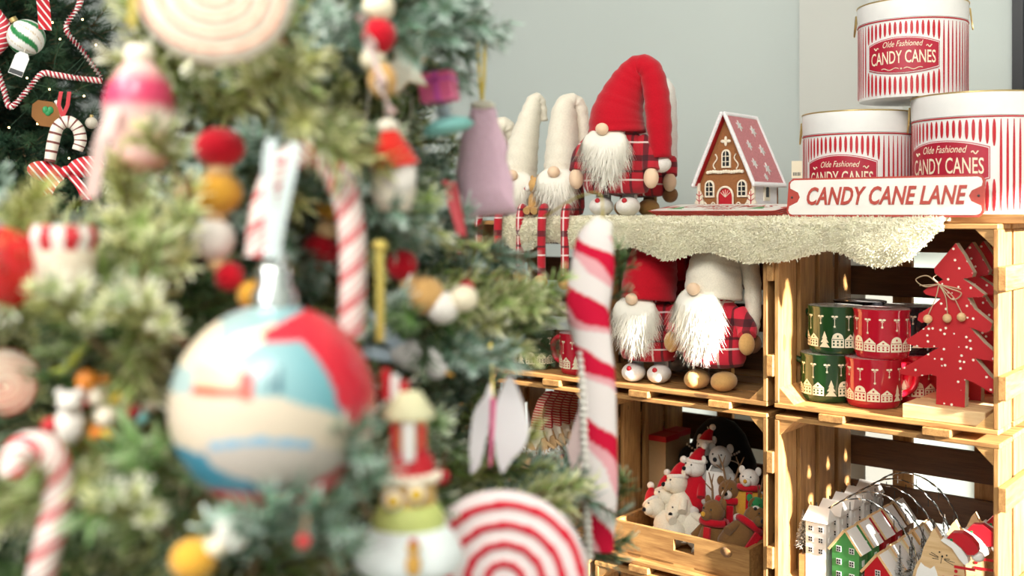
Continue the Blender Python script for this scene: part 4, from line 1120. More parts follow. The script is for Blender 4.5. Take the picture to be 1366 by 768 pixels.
for v_ in tm.vertices: v_.co = (v_.co.x, v_.co.y, v_.co.z + 9.0 * v_.co.x ** 2)
tm.materials.append(M_white); tm.name = 'lettering'
lx, lz = gz([(190, 490)])[0]
for k in range(8):
    lab = 'frontmost wooden gnome sign with striped hat and word CHRISTMAS' if k == 0 else \
          ['second', 'third', 'fourth', 'fifth', 'sixth', 'seventh', 'last'][k - 1] + ' wooden gnome sign in the row, counted from the front'
    c = thing('gnome_sign', lab, 'wooden sign', FL(716, 0.050, FLW + .1232) + BX * (k * .0275) + RX * (k * .002), -TH + math.radians(14), 'wooden gnome signs')
    for me in gsig: obj(me.name, me, c, scale=(1, .9, 1))
    obj('lettering', tm, c, (lx, -.010, lz))
c = thing('fox_figure', 'small orange fox figure right of the wooden gnome signs', 'figure', FL(748, 0.040, FLW + .1232), -TH)
part('body', MB().lathe([(0, 0), (.0062, .0005), (.0062, .012), (.0045, .022), (0, .026)], 12), M_orange, c, smooth=60)
part('head', MB().ball((0, -.002, .027), (.0055, .006, .005), 10, 8), M_orange, c, smooth=180)
for sx in (-1, 1): part('ear', MB().tube([(sx * .0035, -.001, .030), (sx * .004, -.001, .036)], [.002, .0004], 6), M_orange, c)
part('bib', MB().ball((-.001, -.0055, .010), (.003, .002, .007), 8, 6), M_white, c, smooth=180)
part('tail', MB().tube(bez([(0, .005, .004), (.008, .007, .008), (.009, .007, .018)], 4), lerpl([.002, .004, .001], 9), 8), M_orange, c, smooth=60)
p = PV(709, 640, 0.014)
c = thing('wooden_tag', 'small pale wooden tag with red lettering below the gnome signs', 'tag', p, -TH + math.radians(10))
part('tag_board', MB().prism([(-.014, .014), (-.010, -.010), (-.004, -.017), (.005, -.017), (.009, -.010), (.016, .014)], -.002, .002), M_pale, c)
text_part('lettering', 'COSY', .012, M_redp, c, (.001, -.0026, .007), offset=.0003, sx=.75)
text_part('lettering', 'U', .013, M_redp, c, (.000, -.0026, -.008), offset=.0004)
part('tag_cord', MB().tube([(0, 0, .014), (0.001, .001, .052)], .0006, 5), M_wire, c)
# ------------------------------------------------------------------ Christmas trees
def branch_mesh(name, pal, L=0.40, ntw=17, nl=0.024, nw=0.0032, seed=1, frost=0.6, spread=1.0, step=0.0042, per=3, tl=1.0):
    rnd = random.Random(seed); mb = MB(); br = (.16, .11, .06)
    def stem(a, b, r0, r1): mb.tube([a, (a + b) / 2, b], [r0, (r0 + r1) / 2, r1], 5, cols=lambda u, v: br, cap=False)
    def needles(a, b, s0=0.0):
        d = (b - a); ln = d.length; d.normalize()
        ref = Vector((0, 0, 1)) if abs(d.z) < .9 else Vector((0, 1, 0))
        n1 = d.cross(ref).normalized(); n2 = d.cross(n1)
        x = s0 * ln; base = rnd.choice(pal[0]); tip = rnd.choice(pal[1]); tw_frost = frost * rnd.uniform(.4, 1.5)
        while x <= ln:
            for _ in range(per):
                an = rnd.uniform(0, 2 * PI); o = n1 * math.cos(an) + n2 * math.sin(an)
                f = rnd.uniform(.45, .8); dr = (d * f + o * (1 - f * .35)).normalized()
                l = nl * rnd.uniform(.7, 1.1) * (1 - .25 * x / ln); p = a + d * x
                side = dr.cross(o).normalized(); 
                fr = min(1, max(0, tw_frost * (0.35 + 0.75 * x / ln) * rnd.uniform(.5, 1.3)))
                k = rnd.uniform(.75, 1.25)
                c0 = tuple(k * q for q in base); c1 = tuple(k * (q * (1 - fr) + t * fr) for q, t in zip(base, tip))
                cm = tuple(.6 * u + .4 * v for u, v in zip(c0, c1))
                mb.blade([p, p + dr * l * .55 + Vector((0, 0, -.0008)), p + dr * l], nw * rnd.uniform(.8, 1.2), side, cols=[c0, cm, c1], taper=.45)
            x += step * rnd.uniform(.7, 1.3)
    A = Vector((0, 0, 0)); B = Vector((L, 0, 0.02)); stem(A, B, .0036, .0012)
    needles(A.lerp(B, .55), B + Vector((.012, 0, 0)))
    for i in range(ntw):
        q = .26 + .70 * i / (ntw - 1); p = A.lerp(B, q); sg = 1 if i % 2 else -1
        ln = (0.155 - .085 * q) * rnd.uniform(.8, 1.2) * tl
        el = rnd.uniform(-.5, .65) * spread; az = sg * rnd.uniform(.55, 1.0)
        d = Vector((math.cos(az) * math.cos(el), math.sin(az) * math.cos(el), math.sin(el)))
        e = p + d * ln; stem(p, e, .0016, .0009); needles(p, e, .05)
        if ln > .08:
            for s2 in (-1, 1):
                p2 = p.lerp(e, rnd.uniform(.35, .6)); d2 = (d + Vector((rnd.uniform(-.2, .5), s2 * rnd.uniform(.4, .9), rnd.uniform(-.4, .5)))).normalized()
                e2 = p2 + d2 * ln * rnd.uniform(.4, .6); stem(p2, e2, .0012, .0007); needles(p2, e2, .05)
    return mb.mesh(name, [M_needle], 0, True)
G1 = [(.04, .11, .02), (.08, .19, .03), (.025, .07, .02)]  # needle greens, darkened so shaded gaps in the foliage read deeper
G2 = [(.06, .17, .085), (.11, .24, .14), (.04, .12, .055)]
G3 = [(.28, .33, .05), (.16, .27, .04), (.36, .38, .09)]
T1 = [(.92, .95, .76), (.80, .90, .62)]; T2 = [(.78, .90, .84), (.88, .94, .90)]; T3 = [(.95, .93, .64), (.92, .90, .52), (.97, .95, .82)]  # flocked tips, whitened further to carry sunlit highlights in the colour
BR = [branch_mesh('branch', (G1, T1), seed=1, frost=.75), branch_mesh('branch', (G2, T2), seed=2, frost=.8), branch_mesh('branch', (G3, T3), seed=3, frost=1.1),
      branch_mesh('branch', (G1, T1), seed=4, frost=.35), branch_mesh('branch', (G2, T2), seed=5, frost=1.0), branch_mesh('branch', (G3, T3), seed=6, frost=1.0)]
SAMP = [[v.co.copy() for v in list(me.vertices)[::60]] for me in BR]
# things that must stay in view: pixel circle and depth of what hangs there
KEEP = [(358, 532, 128, .63), (390, 300, 50, .66), (640, 215, 75, .98), (800, 360, 48, 1.02), (800, 460, 45, 1.02), (800, 560, 45, 1.02), (803, 660, 42, 1.02), (803, 730, 40, 1.02),
        (290, 20, 105, .62), (185, 145, 60, .70), (293, 215, 40, .70), (288, 300, 42, .70), (318, 380, 36, .70), (345, 280, 28, .68), (445, 230, 34, .68), (415, 206, 26, .68), (372, 235, 24, .68), (468, 330, 30, .68), (468, 410, 26, .68),
        (65, 640, 36, .60), (62, 720, 36, .60), (45, 600, 26, .60), (130, 545, 68, .66), (545, 560, 55, .68), (545, 650, 62, .68), (545, 730, 75, .68), (670, 740, 105, .76), (15, 365, 52, .64), (85, 355, 44, .64),
        (428, 320, 34, .80), (505, 45, 30, .76), (505, 95, 28, .74), (525, 205, 45, .76), (585, 115, 36, .86), (597, 167, 36, .86), (650, 575, 60, .84), (545, 475, 40, .80), (540, 355, 28, .80), (580, 398, 40, .80), (507, 380, 12, .7),
        (290, 725, 38, .58), (15, 510, 44, .66), (722, 580, 30, 1.6), (740, 545, 26, 1.6), (735, 335, 34, 1.6), (745, 482, 22, 1.6)]
SIL = [(-200, 655), (0, 655), (90, 650), (125, 610), (200, 618), (285, 618), (300, 640), (340, 680), (370, 735), (420, 748), (450, 728), (480, 700), (600, 690), (625, 715), (645, 790), (660, 860), (768, 885), (1400, 990)]
def sil(y):
    for (a, x0), (b, x1) in zip(SIL, SIL[1:]):
        if a <= y <= b: return x0 + (x1 - x0) * (y - a) / (b - a)
    return 990
def proj(p):
    if p.y < .05: return None
    return (683 + F * p.x / p.y, HY - F * (p.z - ZE) / p.y)
def bad(M, k, sil_on=True, tol=.02):
    n = 0; tot = len(SAMP[k])
    for c in SAMP[k]:
        w = M @ c
        if w.y < .44: return True
        x, y = proj(w)
        if not sil_on and ((x < 140 and y < 140) or (40 < x < 140 and y < 250)): n += 2
        if sil_on:
            if -60 < y < 830 and x > sil(y): n += 2
            if x < 150 and -30 < y < 168: n += 4
            if 45 < x < 145 and 150 <= y < 262: n += 4
            if 130 < x < 225 and 222 < y < 262: n += 1
        for kx, ky, kr, kd in KEEP:
            if w.y < kd and (x - kx) ** 2 + (y - ky) ** 2 < kr * kr: n += 1; break
        if n > tot * tol: return True
    return False
TA = N(195, HY, 1.0); AX, AY = TA.x, TA.y
near = thing('christmas_tree', 'large flocked Christmas tree with candy ornaments in the foreground', 'Christmas tree', (AX, AY, 0))
part('trunk', MB().tube([(0, 0, 0), (0, 0, 1.2), (0, 0, 2.25)], [.016, .014, .006], 14), M_trunk, near)
m = MB()
for i in range(3):
    a_ = 2 * PI * i / 3; m.tube([(0, 0, .10), (.16 * math.cos(a_), .16 * math.sin(a_), .008)], .008, 8)
part('stand', m, M_trunk, near)
def rad_at(h): return max(.05, .392 - .286 * h)
def put_branch(z0, tip, k, roll, check=True):
    a = Vector((AX, AY, z0)); d = tip - a; L = d.length
    R = d.to_track_quat('X', 'Z').to_matrix().to_4x4()
    S = L / .412
    M = Matrix.Translation(a) @ R @ Matrix.Rotation(roll, 4, 'X') @ Matrix.Scale(S, 4)
    if check and bad(M, k, check == 1, .012 if check == 1 else .035): return False
    o = obj('branch', BR[k], near); o.matrix_local = Matrix.Translation((-AX, -AY, 0)) @ M
    return True
nb = 0
levels = []
h = -.36
while h < .30: levels.append((h, 15)); h += .047
levels += [(x, 9) for x in (-.82, -.69, -.57, -.46)] + [(x, 5) for x in (.38, .48, .58, .70, .82, .94, 1.06, 1.16)]
rb = random.Random(11)
for li, (h, n) in enumerate(levels):
    off = rb.uniform(0, 2 * PI)
    for i in range(n):
        for att in range(7):
            a_ = off + 2 * PI * i / n + rb.uniform(-.2, .2) + att * .13
            r = rad_at(h) * rb.uniform(.80, 1.02) * (1 - .07 * att)
            hh = h + rb.uniform(-.02, .02)
            tip = Vector((AX + r * math.cos(a_), AY + r * math.sin(a_), ZE + hh))
            z0 = ZE + hh - rb.uniform(-.02, .07) * (1 if h < .6 else 1.5)
            k = rb.choice((0, 0, 1, 2, 2, 3, 3, 4, 5, 5))
            if put_branch(z0, tip, k, rb.uniform(-.5, .5)): nb += 1; break
# named sprays whose tips show in the picture: tip pixel, depth, kind, root drop
for px, py, Y, k, dz in ((55, 425, .60, 2, .00), (110, 690, .60, 5, .02), (745, 432, .98, 2, .06), (715, 412, .92, 5, .05), (880, 640, 1.0, 1, .10), (765, 705, .84, 5, .02), (640, 55, .86, 4, .02), (600, 25, .80, 1, 0),
                         (400, 70, .60, 5, .04), (440, 610, .545, 1, -.02), (380, 705, .54, 4, .0), (165, 30, .72, 3, -.1), (30, 190, .58, 5, -.02), (185, 195, .60, 4, .05), (115, 285, .58, 1, .02), (560, 255, .78, 0, -.02),
                         (600, 470, .80, 3, .02), (870, 720, .98, 4, .05), (300, 660, .60, 3, .0), (230, 420, .62, 5, 0), (600, 305, .95, 1, .06), (675, 350, .98, 1, .10), (370, 160, .60, 5, 0),
                         (30, 560, .58, 0, 0), (200, 700, .56, 2, 0), (480, 700, .56, 4, 0), (620, 620, .80, 0, 0), (560, 60, .78, 1, .02)):
    tip = N(px, py, Y)
    for roll, sh in ((0, 1), (.6, 1), (-.6, 1), (1.2, 1), (0, .93), (-1.2, .93), (.5, .86)):
        t2 = Vector((AX, AY, tip.z - dz)).lerp(tip, sh)
        if put_branch(tip.z - dz, t2, k, roll, 2): nb += 1; break
sprig = branch_mesh('branch', (G1, T1), L=.10, ntw=5, nl=.026, nw=.0026, seed=40, frost=.5, spread=1.0, tl=.36)
for (x0, y0), (x1, y1), Y in (((795, 440), (848, 345), 1.03), ((800, 715), (848, 648), 1.0)):
    a0 = N(x0, y0, Y + .03); t0 = N(x1, y1, Y); d = t0 - a0
    o = obj('branch', sprig, near); o.matrix_local = Matrix.Translation((-AX, -AY, 0)) @ Matrix.Translation(a0) @ d.to_track_quat('X', 'Z').to_matrix().to_4x4() @ Matrix.Scale(d.length / .115, 4)

sp2 = branch_mesh('branch', (G2, T2), L=.10, ntw=6, nl=.026, nw=.0034, seed=41, frost=.8, spread=1.0, tl=.36)
sp3 = branch_mesh('branch', (G3, T3), L=.10, ntw=6, nl=.026, nw=.0036, seed=42, frost=1.2, spread=1.0, tl=.36)
for (x0, y0), (x1, y1), Y, me in (((490, 690), (440, 590), .57, sp2), ((450, 780), (410, 690), .56, sp2), ((330, 790), (372, 690), .55, sp2), ((250, 245), (180, 185), .62, sp3), ((150, 480), (30, 405), .58, sp3),
                                  ((265, 470), (130, 425), .59, sp3), ((230, 715), (115, 690), .56, sp3), ((650, 450), (740, 418), .95, sp3), ((700, 720), (765, 650), .92, sp2)):
    a0 = N(x0, y0, Y + .05); t0 = N(x1, y1, Y); d = t0 - a0
    o = obj('branch', me, near); o.matrix_local = Matrix.Translation((-AX, -AY, 0)) @ Matrix.Translation(a0) @ d.to_track_quat('X', 'Z').to_matrix().to_4x4() @ Matrix.Scale(d.length / .115, 4)

far_me = [branch_mesh('branch', ([(.012, .040, .022), (.018, .055, .028), (.03, .07, .03)], [(.10, .16, .08)]), seed=20 + i, frost=.25, nl=.034, nw=.0018, step=.0036, per=3, ntw=13) for i in range(2)]
FA = N(-75, HY, 2.55)
far = thing('christmas_tree', 'dark green Christmas tree with candy stripe garland standing farther back', 'Christmas tree', (FA.x, FA.y, 0))
part('trunk', MB().tube([(0, 0, 0), (0, 0, 2.05)], [.02, .008], 12), M_brown, far)
rb = random.Random(5); h = -.72
while h < 1.0:
    rr = .47 - .16 * h
    for i in range(12):
        a_ = 2 * PI * i / 12 + rb.uniform(-.2, .2) + h * 9
        tip = Vector((rr * rb.uniform(.85, 1.0) * math.cos(a_), rr * rb.uniform(.85, 1.0) * math.sin(a_), ZE + h + rb.uniform(-.04, .03)))
        a0 = Vector((0, 0, tip.z + rb.uniform(-.02, .08))); d = tip - a0
        o = obj('branch', far_me[i % 2], far)
        o.matrix_local = Matrix.Translation(a0) @ d.to_track_quat('X', 'Z').to_matrix().to_4x4() @ Matrix.Rotation(rb.uniform(-.5, .5), 4, 'X') @ Matrix.Scale(d.length / .412, 4)
    h += .085

# ------------------------------------------------------------------ ornaments on the near tree
def orn(name, label, cat, px, py, Y, group=None, rz=None, rot=None):
    k = Y / F
    o = thing(name, label, cat, N(px, py, Y), rz if rz is not None else -math.atan((px - 683) / F), group, rot)
    return o, k
def sub(name, mb, mats, parent, smooth=60, usecol=False): return part(name, mb, mats, parent, smooth, usecol)
def striped_tube(name, path, r, parent, stripes, mats, twist, n=24, ell=1.0, up=None):
    nn = n
    pat = stripes
    mb = MB().tube(path, r, nn, mat=lambda i, j: pat[j % len(pat)], twist=twist, ell=ell, up=up)
    return part(name, mb, mats, parent, smooth=60)
# painted glass bauble
b, k = orn('glass_bauble', 'large glass bauble painted with a red barn in snow', 'bauble', 365, 540, .62)
def inpoly(x, y, P):
    c = False
    for (x0, y0), (x1, y1) in zip(P, P[1:] + P[:1]):
        if (y0 > y) != (y1 > y) and x < (x1 - x0) * (y - y0) / (y1 - y0) + x0: c = not c
    return c
RED = [(380, 90), (470, 50), (600, 0), (900, 0), (900, 800), (0, 800), (120, 640), (230, 600), (240, 592), (480, 588), (560, 560), (760, 470), (700, 420), (660, 370), (630, 330), (600, 235), (560, 170), (510, 115), (450, 110), (400, 115)]
BLUE = [(60, 440), (130, 450), (215, 465), (235, 500), (300, 525), (400, 560), (460, 570), (440, 584), (230, 590), (165, 560), (150, 520), (80, 490)]
def paint(i, a, p):
    x = 422 + 346 * p[0] / .0598; y = 358 - 346 * p[2] / .0598
    if p[1] > 0: return (.62, .02, .04)
    if inpoly(x, y, RED): return (.62, .02, .04)
    if inpoly(x, y, BLUE): return (.05, .24, .36)
    if 405 < x < 455 and 185 < y < 268 and ((x - 405) % 28) < 13: return (.06, .14, .17)
    if 170 < x < 362 and 245 < y < 275: return (.55, .09, .05)
    if 320 < x < 362 and 205 < y < 280: return (.48, .06, .05)
    if 175 < x < 335 and 185 < y < 246: return (.64, .53, .36)
    hill = 285 - 14 * math.sin((x - 80) / 170.0) + max(0, (x - 430)) * .32
    if y < hill:
        if inpoly(x, y, [(235, 150), (300, 95), (420, 60), (450, 75), (360, 130), (300, 160)]): return (.75, .66, .48)
        if x < 250 and y < 200: return (.72, .62, .46)
        q = min(1, max(0, (x - 250) / 350)); return (.34 - .20 * q, .45 - .08 * q, .44 - .02 * q)
    sh_ = 410 + .0009 * (x - 380) ** 2
    if abs(y - sh_) < 13 and 230 < x < 540: return (.22, .42, .58)
    return (.62, .53, .41) if y < sh_ else (.52, .47, .42)
R = .0598
prof = [(max(1e-7, R * math.sin(PI * i / 110)), -R * math.cos(PI * i / 110)) for i in range(111)]
sub('painted_globe', MB().lathe(prof, 180, cols=paint), M_vc, b, 180, True)
cp = sub('cap', MB().lathe([(.0135, .056), (.0135, .066), (.010, .071), (.010, .080), (.0075, .083), (0, .083)], 20), M_silver, b)
sub('cap_ring', MB().tube([(.006 * math.cos(t), 0, .087 + .006 * math.sin(t)) for t in [2 * PI * i / 16 for i in range(17)]], .0012, 6, cap=False), M_silver, cp)
M_ribw = plain('pale_blue_ribbon', (.72, .82, .82), .35, .06, sheen=.3)
for pts in ([(0, 0, .086), (.004, -.002, .11), (.010, -.002, .140), (.012, 0, .155)], [(0, 0, .086), (-.002, -.002, .11), (-.003, -.003, .140), (-.001, 0, .157)]):
    sub('ribbon', rib(bez(pts, 6), .0068, (1, .3, 0)), M_ribw, b)
# peppermint swirls
def swirl_mesh(R, turns, c0, c1, duty, th, wob=0.0, n=150, m=60, c2=None):
    mb = MB(); cl = []; vs = []; fs = []
    for i in range(m + 1):
        r = R * i / m
        for j in range(n):
            a_ = 2 * PI * j / n; f = (r / R * turns + a_ / (2 * PI) + wob * math.sin(3 * a_) * r / R) % 1.0
            bulge = math.sqrt(max(0, 1 - (i / m) ** 4)) * th / 2 + .0012 * math.sin(f * 2 * PI)
            vs.append((max(r, 1e-6) * math.cos(a_), -bulge, max(r, 1e-6) * math.sin(a_))); cl.append(c0 if f < duty else (c1 if not c2 or f < .8 else c2))
    for i in range(m):
        for j in range(n):
            q = (j + 1) % n; fs.append((i * n + j, (i + 1) * n + j, (i + 1) * n + q, i * n + q)[::-1])
    o = len(vs); vs += [(x, th / 2 * .9 if i < m * n else 0, z) for i, (x, y, z) in enumerate(vs)]; cl += cl
    fs += [tuple(q + o for q in f[::-1]) for f in fs]
    mb.add(vs, fs, 0, cl); return mb
o, k = orn('swirl_lollipop', 'red and white spiral lollipop disc at the bottom of the tree', 'lollipop', 668, 772, .76)
sub('candy_disc', swirl_mesh(118 * k, 4.6, (.66, .015, .04), (.86, .74, .74), .40, .016), M_vcf, o, 60, True)
sub('stick', MB().tube([(0, 0, -118 * k), (.004, .01, -118 * k - .08)], .0035, 10), M_white, o)
o, k = orn('swirl_lollipop', 'large cream and red swirl disc at the top of the tree', 'lollipop', 288, -18, .60)
sub('candy_disc', swirl_mesh(104 * k, 5.0, (.55, .18, .12), (.90, .84, .72), .22, .018, .15, c2=(.78, .64, .48)), M_vcf, o, 60, True)
sub('hanging_ribbon', rib([(-100 * k, -.004, 40 * k), (-102 * k, -.005, -10 * k), (-106 * k, -.004, -60 * k)], .0042, (1, 0, 0)), M_gold, o)
o, k = orn('swirl_lollipop', 'cream swirl disc half cut by the left picture edge', 'lollipop', 4, 512, .66)
sub('candy_disc', swirl_mesh(46 * k, 4.0, (.6, .10, .08), (.90, .80, .64), .3, .014, .15), M_vcf, o, 60, True)
sub('stick', MB().tube([(40 * k, .0, 4 * k), (78 * k, 0, 14 * k), (104 * k, .0, 50 * k)], 6 * k, 10), plain('lime_stick', (.5, .55, .06), .5), o)
# candy canes
M_crd = plain('cane_red', (.62, .03, .05), .3, .05, coat=.3); M_cwh = plain('cane_white', (.88, .82, .76), .3, .04, coat=.3); M_cpk = plain('cane_pink', (.80, .38, .36), .3, .05)
def cane(label, px, py, Y, pts, rpx, tw=110):
    o, k = orn('candy_cane', label, 'candy cane', px, py, Y, 'red and white candy canes')
    path = bez([((x - px) * k, dy * k, -(y - py) * k) for x, y, dy in pts], 10)
    striped_tube('cane_body', path, [rpx * k] * len(path), o, [0, 1, 1, 0, 1, 1, 1, 2, 1, 1, 0, 0], [M_crd, M_cwh, M_cpk], tw, n=24)
    return o
cane('candy cane hooked behind the ribbon of the painted bauble', 405, 300, .675, [(346, 342, 0), (352, 290, 0), (366, 240, 4), (392, 208, 8), (425, 205, 4), (450, 235, 0), (466, 290, 0), (470, 360, 0), (468, 450, 4)], 18.5, 150)
cane('candy cane hanging at lower left of the tree', 50, 690, .60, [(22, 628, 0), (26, 604, 0), (44, 594, 0), (66, 606, 0), (76, 640, 0), (72, 690, 0), (62, 730, 0), (52, 790, 0)], 20, 150)
o, k = orn('candy_stick', 'slim pink striped candy stick above the santa ornament', 'candy stick', 500, 90, .70)
striped_tube('stick_body', [(-17 * k, 0, 70 * k), (-6 * k, 0, 30 * k), (8 * k, 0, -20 * k), (20 * k, 0, -62 * k)], [9 * k] * 4, o, [0, 1, 1, 1, 0, 1], [M_cpk, M_cwh], 160, n=18)
# felt ball garland
gl = thing('felt_garland', 'garland of red, mustard and white felt balls with wooden beads', 'garland', N(293, 200, .68))
go = Vector(gl.location)
CLR = {'r': M_red, 'm': M_must, 'w': M_wfelt, 't': M_tan, 'b': M_pale, 'c': M_cream}
BEADS = [[(293, 197, 34, 27, 'r'), (293, 227, 17, 16, 'b'), (290, 258, 34, 28, 'm'), (288, 289, 15, 13, 'b'), (285, 319, 29, 29, 'w'), (290, 352, 13, 12, 'b'), (306, 369, 20, 20, 'r'), (340, 394, 24, 21, 'm')],
         [(441, 272, 21, 22, 'm'), (436, 308, 16, 15, 'b'), (427, 335, 26, 25, 'r')], [(505, 10, 22, 20, 'c'), (506, 48, 23, 24, 'r'), (497, 80, 17, 17, 'c'), (510, 108, 20, 24, 't')],
         [(536, 354, 21, 22, 'r'), (545, 377, 13, 13, 'b'), (566, 394, 28, 26, 't'), (590, 410, 23, 22, 'w'), (618, 398, 20, 18, 'c')], [(258, 746, 31, 28, 'm'), (288, 728, 16, 14, 'c'), (312, 708, 24, 25, 'w')]]
YS = (.68, .80, .75, .79, .57); strp = []
for seg, Y in zip(BEADS, YS):
    k = Y / F
    for x, y, rx, rz_, c in seg:
        p = N(x, y, Y) - go; strp.append(p)
        part('wooden_bead' if c in 'bc' else 'felt_ball', MB().ball(p, (rx * k, rx * k, rz_ * k), 18, 12), CLR[c], gl, smooth=180)
    strp.append(N(x + 40, y + 20, Y + .12) - go)
part('string', MB().tube(strp, .0008, 5), M_offw, gl)
# pink felt cake tree on a gold cord
o, k = orn('felt_ornament', 'pale pink felt tiered tree hanging from a gold cord', 'ornament', 643, 215, .97)
out = [(-14, 72), (16, 72), (22, 50), (34, 22), (33, 2), (42, -28), (42, -48), (44, -62), (42, -70), (-30, -74), (-36, -64), (-34, -40), (-36, -20), (-32, 5), (-30, 25), (-22, 48)]
mb = MB(); ns = len(out)
P2 = bez([(x * k, 0, z * k) for x, z in out + out[:1]], 4)[:-1]
cx = sum(p.x for p in P2) / len(P2); cz0 = sum(p.z for p in P2) / len(P2)
vs = []; n2 = len(P2); rings = [(1.0, 0), (.97, -.35), (.85, -.75), (.5, -1)]
for s_, y_ in [(a_, -b_) for a_, b_ in rings[::-1]] + rings[1:]:
    vs += [(cx + (p.x - cx) * s_, y_ * .014, cz0 + (p.z - cz0) * s_) for p in P2]
nr_ = 7; fs = [(i * n2 + j, i * n2 + (j + 1) % n2, (i + 1) * n2 + (j + 1) % n2, (i + 1) * n2 + j) for i in range(nr_ - 1) for j in range(n2)]
fs += [tuple(range(n2))[::-1], tuple((nr_ - 1) * n2 + j for j in range(n2))]
sub('felt_body', mb.add(vs, fs), M_pinkf, o, 180)
sub('top_band', MB().ball((1 * k, 0, 74 * k), (17 * k, .010, 7 * k), 14, 8), M_offw, o, 180)
for dx in (-7, 5): sub('gold_cord', MB().tube([(0, 0, 78 * k), (dx * .5 * k, 0, 110 * k), (dx * k, 0, 185 * k)], 2.6 * k, 6), M_gold, o)
# big felt candy cane on the right
o, k = orn('felt_candy_cane', 'long plush candy cane with red swirls and white beaded edge', 'ornament', 798, 520, 1.0)
pts = [(806, 292), (794, 322), (790, 360), (784, 410), (790, 455), (797, 500), (800, 560), (803, 640), (804, 735)]
path = bez([((x - 798) * k, 0, -(y - 520) * k) for x, y in pts], 30)
def fc(u, v):
    z = u; s = (v * 1.0 + u * 5.0 + .08 * math.sin(u * 40)) % 1.0
    if u < .07: return (.90, .86, .80)
    if s < .34: return (.66, .012, .05)
    if s < .50: return (.84, .42, .46)
    return (.88, .80, .78)
mb = MB().tube(path, [q * k for q in lerpl([12, 24, 29, 30, 27, 24, 23, 22, 21, 14], len(path))], 48, cols=fc, ell=.6, up=(1, 0, 0))
sub('plush_body', mb, M_vcf, o, 180, True)
for i in range(30):
    q = i / 29; y = 470 + 270 * q; x = 776 + 10 * q
    sub('white_bead', MB().ball(((x - 798) * k, -.004, -(y - 520) * k), (6.5 * k, 6.5 * k, 5.5 * k), 10, 7), M_wfelt, o, 180)
fl_ = [(782, 520), (768, 560), (756, 600), (762, 628), (778, 645), (790, 600)]
sub('pink_flap', MB().prism([((x - 798) * k, -(y - 520) * k) for x, y in fl_], .004, .010), felt('dusty_pink_felt', (.78, .60, .58)), o, 0)
sub('hanging_loop', MB().tube(bez([(6 * k, 0, 226 * k), (2 * k, .03, 262 * k), (-30 * k, .07, 258 * k), (-80 * k, .10, 230 * k)], 5), .0009, 5), M_gold, o)
# frosted pink bell ornament
o, k = orn('glass_ornament', 'frosted pink glass ornament with cream cap at upper left', 'ornament', 186, 150, .68)
sub('glass_body', MB().lathe([(0, -82 * k), (22 * k, -82 * k), (36 * k, -70 * k), (38 * k, -55 * k), (34 * k, -40 * k), (42 * k, -22 * k), (46 * k, 0), (46 * k, 14 * k), (40 * k, 36 * k), (26 * k, 58 * k), (17 * k, 68 * k), (0, 70 * k)], 32,
    cols=lambda i, a, p: (.62, .06, .14) if (p[2] > 2 * k and p[2] < 44 * k) else ((.78, .50, .46) if p[2] > -62 * k else (.72, .34, .30))), M_vc, o, 60, True)
sub('cap', MB().lathe([(18 * k, 68 * k), (20 * k, 72 * k), (20 * k, 84 * k), (14 * k, 90 * k), (0, 90 * k)], 20), M_icing, o)
sub('ribbon', rib(bez([(-30 * k, -.02, 0), (-44 * k, -.03, -40 * k), (-52 * k, -.03, -80 * k), (-58 * k, -.03, -115 * k)], 5), 18 * k, (1, .2, .1)), plain('blush_ribbon', (.80, .58, .54), .5), o)
# red bauble and cream sack on the left
o, k = orn('red_bauble', 'large plain red bauble at the left picture edge', 'bauble', -4, 360, .64)
sub('globe', MB().ball((0, 0, 0), 58 * k, 40, 24), plain('red_gloss', (.60, .012, .015), .25, .03, coat=.3), o, 180)
sub('cap', MB().lathe([(10 * k, 56 * k), (10 * k, 66 * k), (0, 67 * k)], 14), M_silver, o)
o, k = orn('gift_sack', 'small cream sack with red and white striped top', 'ornament', 86, 352, .645)
sub('sack', MB().lathe([(0, -42 * k), (30 * k, -42 * k), (36 * k, -30 * k), (41 * k, 10 * k), (40 * k, 24 * k), (0, 24 * k)], 24, sy=.7), plain('cream_linen', (.74, .64, .50), .8), o)
sub('striped_frill', MB().lathe([(40 * k, 18 * k), (45 * k, 36 * k), (40 * k, 52 * k), (0, 50 * k)], 32, sy=.7, mat=lambda i, j: (j // 2) % 2), [M_redp, M_wfelt], o, 0)
# golden cone full of sweets
o, k = orn('sweet_cone', 'golden cone ornament overflowing with a white bear and bright sweets', 'ornament', 130, 550, .65)
sub('cone', MB().lathe([(0, -76 * k), (8 * k, -70 * k), (40 * k, -22 * k), (58 * k, -8 * k), (52 * k, -6 * k), (0, -10 * k)], 24, sy=.6), M_brass, o)
bear = sub('bear_body', MB().ball((-34 * k, -.012, -10 * k), (19 * k, 15 * k, 25 * k), 14, 10), M_wfelt, o, 180)
sub('bear_head', MB().ball((-33 * k, -.016, 22 * k), (16 * k, 14 * k, 14 * k), 14, 10), M_wfelt, bear, 180)
for sx in (-1, 1): sub('bear_ear', MB().ball((-33 * k + sx * 12 * k, -.016, 34 * k), 6 * k, 10, 8), M_wfelt, bear, 180)
M_yel = plain('yellow_candy', (.80, .50, .02), .3); M_org = plain('orange_candy', (.80, .26, .03), .35)
for x, y, r, mt in ((73, 559, 11, M_redp), (70, 575, 9, M_yel), (84, 590, 11, M_yel), (118, 503, 15, M_org), (140, 502, 7, M_org), (129, 524, 13, M_icing), (153, 527, 10, M_yel), (168, 527, 10, M_yel), (175, 546, 10, M_redp), (140, 552, 15, M_icing), (128, 573, 9, M_org), (142, 574, 10, M_yel), (196, 540, 9, M_icing), (186, 556, 9, M_teal), (112, 530, 9, M_redp)):
    sub('sweet', MB().ball(((x - 130) * k, -.012, -(y - 550) * k), r * k, 12, 8), mt, o, 180)
